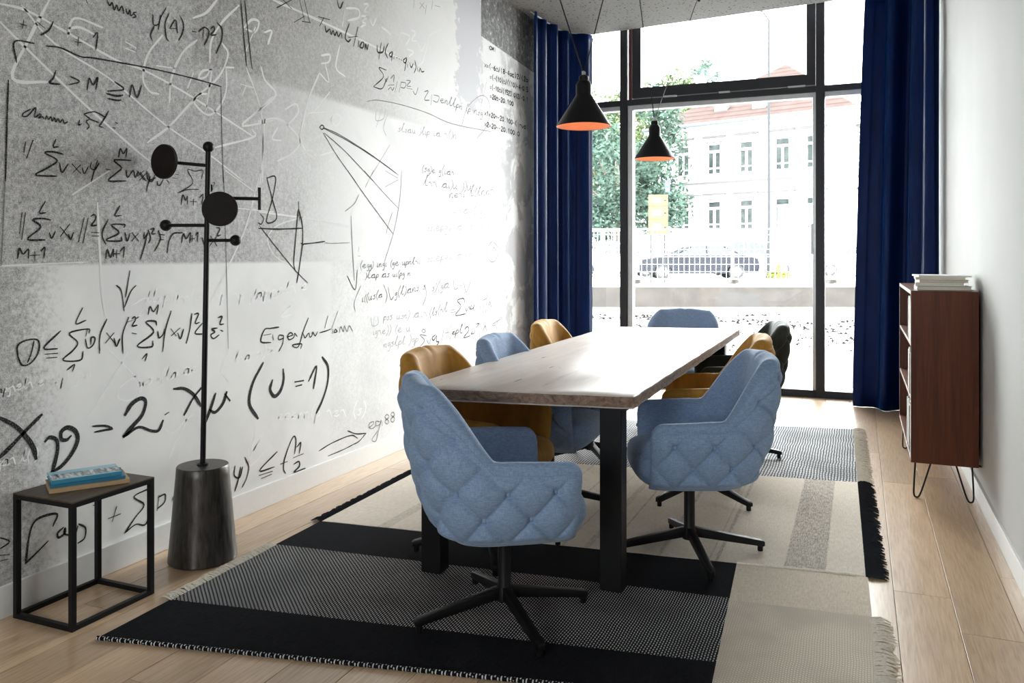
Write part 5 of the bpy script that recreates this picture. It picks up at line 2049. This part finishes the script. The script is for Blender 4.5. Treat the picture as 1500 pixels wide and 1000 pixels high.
# ------------------------------------------------------------------ curtains
M['curtain'] = mat_velvet('royal_blue_velvet', (0.0015, 0.014, 0.085), 0.36, (0.04, 0.29, 1.0), 0.42)
def curtain(label, path, folds, amp, z0, z1, seed, end_shift=(0, 0)):
    root = empty('curtain', (path[0][0], path[0][1], 0), 0, label, 'curtain', 'floor-length blue velvet curtains')
    P, L = resample(path, 241)
    org = Vector((path[0][0], path[0][1], 0))
    r = random.Random(seed)
    ph = [r.uniform(0, 6.28) for _ in range(4)]
    rows = []
    NZ = 30
    for j in range(NZ + 1):
        v = j / NZ                        # 0 floor .. 1 top
        z = z0 + (z1 - z0) * v
        row = []
        for i in range(len(P)):
            s = i / (len(P) - 1)
            t = (P[min(i + 1, len(P) - 1)] - P[max(i - 1, 0)]).normalized()
            nv = Vector((-t.y, t.x, 0))
            warp = s + 0.018 * math.sin(2 * PI * s * 2.3 + ph[0]) + 0.012 * (1 - v) * math.sin(2 * PI * s * 3.1 + ph[3])
            w = math.sin(2 * PI * folds * warp + ph[1])
            w = math.copysign(abs(w) ** 0.75, w)
            a = amp * (0.75 + 0.35 * math.sin(2 * PI * s * 1.7 + ph[2])) * (1.0 + 0.22 * (1 - v) ** 2)
            puddle = 0.012 * max(0, 1 - v * 18) * math.sin(2 * PI * s * folds * 2.0 + 1)
            p = P[i] + nv * (a * w + puddle) - org
            p += Vector((end_shift[0], end_shift[1], 0)) * (s * (1 - v) ** 0.8)
            zz = z + 0.0005 * (1 + math.sin(2 * PI * s * folds * 0.5 + ph[2])) * max(0, 1 - v * 12)
            row.append((p.x, p.y, zz))
        rows.append(row)
    me = MB().quad_grid(rows).mesh('drape', smooth=True, angle=0)
    o = link('drape', me, M['curtain'], root)
    md = o.modifiers.new('cloth_thickness', 'SOLIDIFY')
    md.thickness = 0.004
    hem = MB()
    hem.tube([Vector(p) + Vector((0, 0, 0.004)) for p in rows[0]], 0.0035, 6)
    hem.build('hem', M['curtain'], root, smooth=True)
    trk = MB().tube([(p.x - org.x, p.y - org.y, z1 + 0.004) for p in P[::8]], 0.006, 8).build('curtain_track', M['alu'], root, smooth=True)
    return root
curtain('blue velvet curtain on the left, hanging between mural and window', [(-2.735, 6.88), (-2.715, 7.25), (-2.69, 7.55), (-2.56, 7.76), (-2.44, 7.82)], 4.6, 0.056, 0.0005, ZC - 0.012, 3, (0.0, 0.0))
curtain('blue velvet curtain on the right, hanging beside the bookcase', [(0.525, 6.80), (0.50, 7.15), (0.42, 7.42), (0.22, 7.52), (0.06, 7.60)], 4.3, 0.060, 0.0005, ZC - 0.012, 8, (-0.10, 0.03))

# ------------------------------------------------------------------ outside: street seen through the window
def OUT(l, d, z=0.0):
    """street frame: l along the street, d across it away from the house"""
    return Vector((-math.sin(YAW) * d + math.cos(YAW) * l, math.cos(YAW) * d + math.sin(YAW) * l, z))
M['gravel'] = plain('pale_gravel', (0.12, 0.115, 0.11), 0.95, var=0.12, scale=8, bump=0.4)
M['asphalt'] = plain('light_asphalt', (0.42, 0.42, 0.42), 0.9, var=0.08, scale=5)
M['concrete'] = plain('old_concrete', (0.030, 0.026, 0.023), 0.9, var=0.25, scale=3, bump=0.3)
M['stone'] = plain('dark_stone', (0.007, 0.0068, 0.0066), 0.95, var=0.5, scale=5, spec=0.05)
def quad_ground(name, l0, l1, d0, d1, z0, z1, mat, thick=0.3):
    a = [OUT(l0, d0, z0), OUT(l1, d0, z0), OUT(l1, d1, z1), OUT(l0, d1, z1)]
    mb = MB()
    b = [p - Vector((0, 0, thick)) for p in a]
    mb.v = [tuple(p) for p in a + b]
    mb.f = [(0, 1, 2, 3), (7, 6, 5, 4), (0, 4, 5, 1), (1, 5, 6, 2), (2, 6, 7, 3), (3, 7, 4, 0)]
    return struct(mb.build(name, mat))
struct(MB().box(-40, 40, YW + 0.10, YW + 0.9, -0.30, -0.035).build('pavement', plain('pale_paving', (0.50, 0.50, 0.49), 0.8, var=0.05)))
struct(MB().box(-60, 60, YW + 0.9, YW + 4, -0.5, -0.09).build('ground', M['gravel']))
quad_ground('ground', -60, 90, 9.0, 22.0, -0.09, -0.10, M['gravel'])
rw = MB()
wp = [OUT(-60, 22.0), OUT(90, 22.0), OUT(90, 22.4), OUT(-60, 22.4)]
rw.prism([(p.x, p.y) for p in wp], -0.4, 0.44)
low_wall = tag(rw.build('retaining_wall', M['concrete'], bevel=0.01), 'low weathered concrete retaining wall along the street', 'wall')
quad_ground('street', -60, 90, 22.4, 100.0, 0.26, 0.32, M['asphalt'])
rs = random.Random(4)
stn = MB()
for _ in range(2200):
    d_ = rs.uniform(10.5, 19.0)
    l_ = rs.uniform(0.5, 10.5)
    if mnoise.noise(Vector((l_ * 0.9, d_ * 0.6, 0.3))) < -0.05:
        continue
    r_ = rs.uniform(0.018, 0.058) * (d_ / 15)
    c_ = OUT(l_, d_, -0.095)
    b = len(stn.v)
    for dx, dy, dz_ in ((1, 0, 0), (-0.4, 0.9, 0), (-0.6, -0.8, 0), (0.1, 0.1, 0.7)):
        stn.v.append((c_.x + dx * r_ * rs.uniform(0.6, 1.2), c_.y + dy * r_ * rs.uniform(0.6, 1.2), c_.z + dz_ * r_))
    stn.f += [(b, b + 1, b + 2), (b, b + 1, b + 3), (b + 1, b + 2, b + 3), (b + 2, b, b + 3)]
tag(stn.build('scattered_stones', M['stone']), 'small dark stones scattered over the pale gravel outside', 'stones', kind='stuff')

# villa with pyramid roof
M['render'] = plain('cream_render', (0.74, 0.72, 0.68), 0.9, var=0.03, scale=2)
M['trimstone'] = plain('pale_stone_trim', (0.05, 0.049, 0.048), 0.9, var=0.05)
M['bframe'] = plain('white_window_frame', (0.80, 0.80, 0.80), 0.5)
def mat_tiles():
    q = NT('red_roof_tiles')
    c = q.coord()
    x, y, z = q.sep(c)
    row = q.math('FRACT', q.math('MULTIPLY', z, 2.6))
    nz = q.noise(c, 1.5, 4, 0.6)
    col = q.ramp(nz, [(0.3, (0.036, 0.024, 0.0215)), (0.7, (0.043, 0.034, 0.032))])
    col = q.mix(q.step(row, 0.62, 0.98, 0, 0.55), col, (0.014, 0.007, 0.006))
    q.bump(row, 0.6, 0.1)
    return q.set(col, 0.95, Specular_IOR_Level=0.05)
M['tiles'] = mat_tiles()
def mat_pane():
    q = NT('dark_window_pane')
    c = q.coord()
    col = q.ramp(q.noise(c, 1.8, 3, 0.7), [(0.35, (0.008, 0.012, 0.012)), (0.65, (0.03, 0.038, 0.037))])
    return q.set(col, 0.2, Specular_IOR_Level=0.12)
M['bpane'] = mat_pane()
HD = Vector((0.76, -0.65, 0)).normalized()     # along the facade in street frame
HN = Vector((-HD.y, HD.x, 0)) * -1.0           # outward is towards the house we stand in
fl, fd = 10.9, 61.0
LEN = 13.85
ang = YAW + math.atan2(HD.y, HD.x)
vil = empty('villa', OUT(fl, fd, 0.30), ang, 'pale two-storey villa with red tiled pyramid roof across the street', 'building')
ZE = 10.2
wallm = MB().box(0, LEN, 0, LEN, 0, ZE)
vw = wallm.build('wall', M['render'], vil)
MB().box(-0.25, LEN + 0.25, -0.25, LEN + 0.25, -0.3, 2.25).build('plinth', M['render'], vil)
MB().box(-0.12, LEN + 0.12, -0.12, LEN + 0.12, 6.05, 6.22).build('string_course', M['trimstone'], vil)
MB().box(-0.08, LEN + 0.08, -0.08, LEN + 0.08, 5.25, 5.33).build('string_course', M['trimstone'], vil)
MB().box(-0.30, LEN + 0.30, -0.30, LEN + 0.30, ZE - 0.75, ZE - 0.45).build('cornice', M['render'], vil)
MB().box(-0.75, LEN + 0.75, -0.75, LEN + 0.75, ZE - 0.30, ZE).build('eaves', M['render'], vil)
gut = MB().tube([(-0.85, -0.85, ZE + 0.02), (LEN + 0.85, -0.85, ZE + 0.02), (LEN + 0.85, LEN + 0.85, ZE + 0.02)], 0.13, 8).build('gutter', plain('zinc_gutter', (0.05, 0.06, 0.066), 0.5), vil)
rf = MB()
e = 0.85
rf.v = [(-e, -e, ZE), (LEN + e, -e, ZE), (LEN + e, LEN + e, ZE), (-e, LEN + e, ZE), (LEN / 2, LEN / 2, ZE + 5.2)]
rf.f = [(0, 1, 4), (1, 2, 4), (2, 3, 4), (3, 0, 4), (3, 2, 1, 0)]
roof = rf.build('roof', M['tiles'], vil)
def roof_vent(x, y, zz):
    MB().box(x - 0.5, x + 0.5, y - 0.1, y + 0.4, zz - 0.1, zz + 0.45).build('dormer_hatch', M['trimstone'], roof)
roof_vent(4.6, 0.9, ZE + 1.15)
roof_vent(7.6, 0.6, ZE + 0.95)
def villa_window(x, z, w, h, face=0):
    """window in the street facade (face 0) or right-hand facade (face 1): frame, three panes, sill and hood"""
    def bx_(name, x0, x1, y0, y1, z0, z1, m, par):
        if face == 0:
            return MB().box(x0, x1, y0, y1, z0, z1).build(name, m, par)
        return MB().box(LEN - y1, LEN - y0, x0, x1, z0, z1).build(name, m, par)
    f = MB()
    t = 0.13
    parts = [(x - w / 2, x - w / 2 + t, z, z + h), (x + w / 2 - t, x + w / 2, z, z + h), (x - w / 2 + t, x + w / 2 - t, z, z + t), (x - w / 2 + t, x + w / 2 - t, z + h - t, z + h),
             (x - w / 2 + t, x + w / 2 - t, z + h * 0.70, z + h * 0.70 + 0.16), (x - 0.08, x + 0.08, z + t, z + h * 0.70), (x - w / 2 + t, x - 0.08, z + h * 0.2, z + h * 0.2 + 0.09), (x + 0.08, x + w / 2 - t, z + h * 0.2, z + h * 0.2 + 0.09)]
    for a, b, c_, d_ in parts:
        if face == 0:
            f.box(a, b, -0.045, 0.03, c_, d_)
        else:
            f.box(LEN - 0.03, LEN + 0.045, a, b, c_, d_)
    fo = f.build('window', M['bframe'], vil)
    for a, b, c_, d_ in ((x - w / 2 + t, x - 0.08, z + t, z + h * 0.70), (x + 0.08, x + w / 2 - t, z + t, z + h * 0.70), (x - w / 2 + t, x + w / 2 - t, z + h * 0.70 + 0.16, z + h - t)):
        bx_('pane', a, b, -0.02, -0.01, c_, d_, M['bpane'], fo)
    bx_('sill', x - w / 2 - 0.15, x + w / 2 + 0.15, -0.22, 0, z - 0.14, z, M['render'], fo)
    bx_('hood', x - w / 2 - 0.3, x + w / 2 + 0.3, -0.24, 0, z + h + 0.35, z + h + 0.50, M['trimstone'], fo)
    bx_('lintel', x - w / 2 - 0.05, x + w / 2 + 0.05, -0.16, 0, z + h, z + h + 0.07, M['trimstone'], fo)
for wx in (2.1, 4.55, 6.95, 9.5, 11.6):
    villa_window(wx, 6.65, 1.12, 2.3)
    villa_window(wx, 2.70, 1.12, 2.2)
for wx in (2.0, 5.0, 8.0):
    villa_window(wx, 6.65, 1.12, 2.3, 1)
    villa_window(wx, 2.70, 1.12, 2.2, 1)

# trees
def mat_leaf(name, a, b):
    q = NT(name)
    c = q.coord()
    col = q.ramp(q.noise(c, 0.9, 3, 0.7), [(0.35, a), (0.65, b)])
    return q.set(col, 0.8, Specular_IOR_Level=0.08)
M['leaf1'] = mat_leaf('fresh_green_leaves', (0.030, 0.052, 0.020), (0.062, 0.082, 0.036))
M['leaf2'] = mat_leaf('blue_green_leaves', (0.022, 0.044, 0.036), (0.052, 0.078, 0.058))
M['bark'] = plain('bark', (0.10, 0.08, 0.065), 0.95, var=0.3, scale=4, bump=0.5)
def tree(l, d, z0, zc, rx, rz, mat, n, leaf, label, seed, sparse=0.0, name='leafy_tree'):
    root = empty(name, OUT(l, d, 0.28), YAW, label, 'tree', 'trees beyond the street')
    r = random.Random(seed)
    tr = MB()
    tr.tube([(0, 0, 0), (0.1, 0.05, (zc - z0) * 0.5), (0.0, 0.1, zc)], [0.32, 0.24, 0.10], 9)
    for k in range(5):
        an = r.uniform(0, 6.28)
        h0 = zc * r.uniform(0.35, 0.8)
        tr.tube([(0.05, 0.05, h0), (math.cos(an) * rx * 0.35, math.sin(an) * rx * 0.35, h0 + rz * 0.25), (math.cos(an) * rx * 0.65, math.sin(an) * rx * 0.65, h0 + rz * 0.55)], [0.12, 0.08, 0.03], 6)
    tr.build('trunk', M['bark'], root, smooth=True)
    clumps = []
    for k in range(34):
        while True:
            p = Vector((r.uniform(-1, 1), r.uniform(-1, 1), r.uniform(-1, 1)))
            if p.length < 1:
                break
        p = p.normalized() * (p.length ** 0.5)
        clumps.append((Vector((p.x * rx * 0.8, p.y * rx * 0.8, zc + p.z * rz * 0.82)), r.uniform(0.22, 0.38) * rx))
    mb = MB()
    for k in range(n):
        c_, cr = clumps[r.randrange(len(clumps))]
        v = Vector((r.gauss(0, 1), r.gauss(0, 1), r.gauss(0, 1))).normalized() * cr * (r.random() ** 0.4)
        p = c_ + v
        s = leaf * r.uniform(0.6, 1.3)
        u = Vector((r.gauss(0, 1), r.gauss(0, 1), r.gauss(0, 0.6))).normalized()
        w = u.cross(Vector((r.gauss(0, 1), r.gauss(0, 1), r.gauss(0, 1)))).normalized()
        b = len(mb.v)
        mb.v += [tuple(p - u * s), tuple(p + w * s * 0.45), tuple(p + u * s), tuple(p - w * s * 0.45)]
        mb.f.append((b, b + 1, b + 2, b + 3))
    o = mb.build('foliage', mat, root, fix=False)
    o['kind'] = 'stuff'
    return root
tree(5.9, 46.0, 0.3, 6.3, 4.6, 5.2, M['leaf2'], 14000, 0.17, 'blue-green leafy tree seen left through the narrow window bay', 1)
tree(7.2, 58.0, 0.3, 7.5, 3.8, 5.0, M['leaf1'], 9000, 0.19, 'bright green tree standing at the left corner of the villa', 2)
tree(16.4, 84.0, 0.3, 13.8, 5.6, 6.6, M['leaf1'], 12000, 0.25, 'tall light green tree rising behind the villa roof', 3)
tree(23.4, 100.0, 0.3, 21.6, 2.3, 3.8, M['leaf2'], 700, 0.32, 'sparse dark treetop right of the tall green tree', 4)
tree(6.8, 76.0, 0.3, 11.0, 4.0, 6.0, M['leaf1'], 6000, 0.25, 'pale green tree behind the blue-green one, in the upper left pane', 5)

# yard wall and railing at the left
yw = MB()
p_ = [OUT(3.0, 56.0), OUT(10.3, 56.0), OUT(10.3, 56.3), OUT(3.0, 56.3)]
yw.prism([(p.x, p.y) for p in p_], 0.28, 4.3)
tag(yw.build('yard_wall', M['render'], bevel=0.03), 'white rendered yard wall left of the villa', 'wall')
rl = empty('railing', OUT(2.4, 38.0, 0.28), YAW, 'white slatted railing in the street behind the white car', 'railing')
wht = plain('white_railing_paint', (0.72, 0.73, 0.74), 0.5)
for zz in (1.55, 2.15, 0.95):
    MB().tube([(0, 0, zz), (3.6, 0, zz)], 0.03, 6).build('rail', wht, rl)
for k in range(22):
    MB().tube([(0.08 + k * 0.165, 0, 0.5), (0.08 + k * 0.165, 0, 2.15)], 0.016, 5).build('baluster', wht, rl)
for k in (0, 1.8, 3.6):
    MB().tube([(k, 0.04, 0), (k, 0.04, 2.2)], 0.04, 6).build('post', wht, rl)

# cars standing in the street
M['tyre'] = plain('tyre_rubber', (0.02, 0.02, 0.021), 0.8)
M['carglass'] = plain('car_glass', (0.03, 0.035, 0.04), 0.15, spec=0.2)
def car(l, d, z, rz, paint, label, L=4.6, flip=False, tall=0.0):
    root = empty('car', OUT(l, d, z), YAW + rz, label, 'car', 'cars standing in the street')
    H = 1.44 + tall
    W = 0.88
    prof = [(-2.28, 0.30), (-2.30, 0.62), (-2.20, 0.86), (-1.45, 0.96), (-0.95, 1.0), (1.35, 1.0), (1.95, 0.98), (2.24, 0.90), (2.30, 0.60), (2.26, 0.30),
            (1.74, 0.26), (1.68, 0.50), (1.40, 0.66), (1.10, 0.50), (1.04, 0.24), (-1.04, 0.24), (-1.10, 0.50), (-1.40, 0.66), (-1.70, 0.50), (-1.76, 0.26)]
    k = L / 4.6
    rows = []
    for yy, sc, zz in ((-W, 0.985, 0.02), (-W + 0.06, 1.0, 0.0), (W - 0.06, 1.0, 0.0), (W, 0.985, 0.02)):
        rows.append([(x_ * k * sc, yy, z_ - (zz if z_ > 0.8 else 0)) for x_, z_ in prof])
    mb = MB().quad_grid(rows, close_v=True)
    n = len(prof)
    mb.f.append(tuple(range(n))); mb.f.append(tuple(3 * n + i for i in range(n)))
    mb.build('body', paint, root, smooth=True, angle=0.5)
    cab = [(-1.05, 0.985), (-0.30, H - 0.06), (0.20, H), (0.95, H - 0.04), (1.75, 0.985)]
    rows = []
    for yy, dz_ in ((-W + 0.07, 0), (-W + 0.25, 1), (W - 0.25, 1), (W - 0.07, 0)):
        rows.append([(x_ * k, yy if z_ < 1.1 else yy * 0.86, z_) for x_, z_ in cab])
    mb = MB().quad_grid([rows[0], rows[3]], close_v=True)
    mb.f.append(tuple(range(5))); mb.f.append(tuple(5 + i for i in range(5)))
    mb.build('windows', M['carglass'], root)
    rf_ = MB().tube([(-0.30 * k, 0, H - 0.05), (0.20 * k, 0, H + 0.005), (0.95 * k, 0, H - 0.03)], 0.02, 4)
    ro = MB().quad_grid([[(x_ * k, -W * 0.80, z_ + 0.012) for x_, z_ in cab[1:4]], [(x_ * k, 0, z_ + 0.03) for x_, z_ in cab[1:4]], [(x_ * k, W * 0.80, z_ + 0.012) for x_, z_ in cab[1:4]]]).build('roof', paint, root, smooth=True)
    for s_ in (-1, 1):
        pl = MB()
        for (xa, za), (xb, zb_) in (((-1.05, 0.985), (-0.30, H - 0.05)), ((0.30, 0.985), (0.28, H)), ((1.75, 0.985), (0.95, H - 0.03))):
            pl.tube([(xa * k, s_ * (W - 0.065), za), (xb * k, s_ * (W - 0.07) * 0.865, zb_)], 0.035, 5)
        pl.build('window_pillars', paint, root)
        for wx in (-1.40, 1.40):
            wh = MB().disc((wx * k, s_ * (W - 0.10), 0.32), (0, 1, 0), 0.32, 0.20, 24, 0.03).build('wheel', M['tyre'], root, smooth=True)
            MB().disc((wx * k, s_ * (W - 0.005), 0.32), (0, 1, 0), 0.20, 0.03, 18, 0.01).build('rim', M['alu'], wh, smooth=True)
        MB().box(-2.29 * k, -2.12 * k, s_ * 0.62 - 0.14, s_ * 0.62 + 0.14, 0.62, 0.74).build('headlamp', plain('lamp_glass', (0.7, 0.7, 0.7), 0.1), root)
    return root
car(8.05, 36.0, 0.27, 0.0, plain('black_car_paint', (0.008, 0.009, 0.014), 0.25, spec=0.15), 'dark saloon car in the street behind the mesh fence', 5.2)
car(5.0, 40.0, 0.27, 0.0, plain('white_car_paint', (0.75, 0.75, 0.75), 0.2), 'white car at the left, seen through the narrow window bay', 4.6)
car(11.9, 41.0, 0.28, PI, plain('silver_car_paint', (0.55, 0.57, 0.60), 0.2), 'silver car partly behind the dark saloon', 4.6, tall=0.25)
car(17.0, 41.0, 0.28, 0.0, plain('pale_blue_car_paint', (0.42, 0.50, 0.62), 0.2), 'pale blue car at the far right beside the curtain', 4.6)

# mobile mesh fence in front of the cars
def fence(l, d, w, label):
    root = empty('mesh_fence', OUT(l, d, 0.28), YAW, label, 'fence', 'mobile fence panels along the street')
    fm = plain('galvanised_wire', (0.62, 0.63, 0.64), 0.45, 0.3)
    for x_ in (0, w):
        MB().tube([(x_, 0, 0.0), (x_, 0, 2.0)], 0.035, 8).build('post', fm, root)
        MB().box(x_ - 0.12, x_ + 0.12, -0.35, 0.35, 0.0, 0.13).build('foot_block', M['concrete'], root)
    for zz in (0.15, 1.05, 1.98):
        MB().tube([(0, 0, zz), (w, 0, zz)], 0.022, 6).build('rail', fm, root)
    wires = MB()
    n = int(w / 0.19)
    for k in range(1, n):
        wires.tube([(w * k / n, 0, 0.15), (w * k / n, 0, 1.98)], 0.0045, 4)
    for k in range(1, 7):
        wires.tube([(0, 0, 0.15 + k * 0.27), (w, 0, 0.15 + k * 0.27)], 0.004, 4)
    o = wires.build('wire_mesh', fm, root)
    o['kind'] = 'stuff'
for i, (l_, lb) in enumerate(((1.0, 'wire mesh fence panel seen left of the mullion'), (4.55, 'wire mesh fence panel in front of the dark saloon'), (8.1, 'wire mesh fence panel right of the dark saloon, before the lamp post'), (11.65, 'wire mesh fence panel at the far right by the curtain'))):
    fence(l_, 30.0, 3.5, lb)

# lamp post, signs, small greenery
lp = empty('lamp_post', OUT(11.35, 36.2, 0.28), YAW, 'tall slim grey lamp post in front of the villa', 'lamp post')
gal = plain('grey_galvanised_steel', (0.026, 0.028, 0.030), 0.7, 0.0, spec=0.1)
MB().lathe([(0.10, 0), (0.10, 1.4), (0.075, 1.5), (0.05, 11.4)], 12).build('pole', gal, lp, smooth=True)
MB().lathe([(0.20, 0.0), (0.14, 0.10), (0.10, 0.12)], 12).build('base_plate', gal, lp, smooth=True)
MB().tube([(0, 0, 11.4), (-0.3, 0, 11.8), (-1.2, 0, 11.9)], 0.04, 8).build('arm', gal, lp, smooth=True)
MB().box(-1.9, -1.2, -0.14, 0.14, 11.82, 11.96).build('lantern', gal, lp, bevel=0.03)
yel = plain('yellow_sign_face', (0.125, 0.068, 0.002), 0.5, var=0.03)
sg = empty('direction_sign', OUT(5.42, 30.4, 0.28), YAW, 'yellow stacked direction sign boards by the street', 'sign')
for x_ in (-0.25, 0.25):
    MB().tube([(x_, 0.04, 0), (x_, 0.04, 3.30)], 0.03, 8).build('post', gal, sg)
for z0_, z1_ in ((2.86, 3.26), (2.36, 2.84), (1.80, 2.34)):
    b_ = MB().box(-0.355, 0.355, -0.02, 0.0, z0_, z1_).build('board', yel, sg, bevel=0.004)
    h_ = z1_ - z0_
    MB().box(-0.20, 0.12, -0.024, -0.020, z0_ + h_ * 0.28, z0_ + h_ * 0.68).build('white_field', M['bframe'], b_)
    MB().prism([(0.22, -0.024), (0.30, -0.024), (0.30, -0.020), (0.22, -0.020)], z0_ + h_ * 0.40, z0_ + h_ * 0.52).build('arrow_mark', M['black'], b_)
bs = empty('parking_sign', OUT(5.78, 30.4, 0.28), YAW, 'small blue street sign above the yellow boards', 'sign')
MB().tube([(0, 0.04, 0), (0, 0.04, 3.82)], 0.025, 8).build('post', gal, bs)
bb = MB().box(-0.085, 0.085, -0.01, 0.012, 3.35, 3.80).build('board', plain('blue_sign_face', (0.006, 0.015, 0.07), 0.5), bs, bevel=0.004)
MB().box(-0.05, 0.05, -0.014, -0.010, 3.62, 3.70).build('white_field', M['bframe'], bb)
MB().box(-0.05, 0.05, -0.014, -0.010, 3.42, 3.47).build('white_field', M['bframe'], bb)
shr = empty('shrub', OUT(11.1, 34.0, 0.27), YAW, 'low yellow-green shrub at the foot of the lamp post', 'shrub')
mb = MB()
rr_ = random.Random(9)
for k in range(500):
    an, q_ = rr_.uniform(0, 6.28), rr_.random() ** 0.5
    p = Vector((math.cos(an) * q_ * 0.5, math.sin(an) * q_ * 0.4, rr_.uniform(0.03, 0.75) * (1 - q_ * 0.7)))
    u = Vector((rr_.gauss(0, 1), rr_.gauss(0, 1), rr_.gauss(0, 1))).normalized() * 0.06
    w = u.cross(Vector((rr_.gauss(0, 1), rr_.gauss(0, 1), rr_.gauss(0, 1)))).normalized() * 0.03
    b = len(mb.v)
    mb.v += [tuple(p - u), tuple(p + w), tuple(p + u), tuple(p - w)]
    mb.f.append((b, b + 1, b + 2, b + 3))
o = mb.build('foliage', mat_leaf('yellow_green_leaves', (0.09, 0.12, 0.02), (0.16, 0.17, 0.04)), shr, fix=False)
o['kind'] = 'stuff'
MB().tube([(0, 0, 0), (0, 0, 0.4)], 0.03, 6).build('stem', M['bark'], shr)
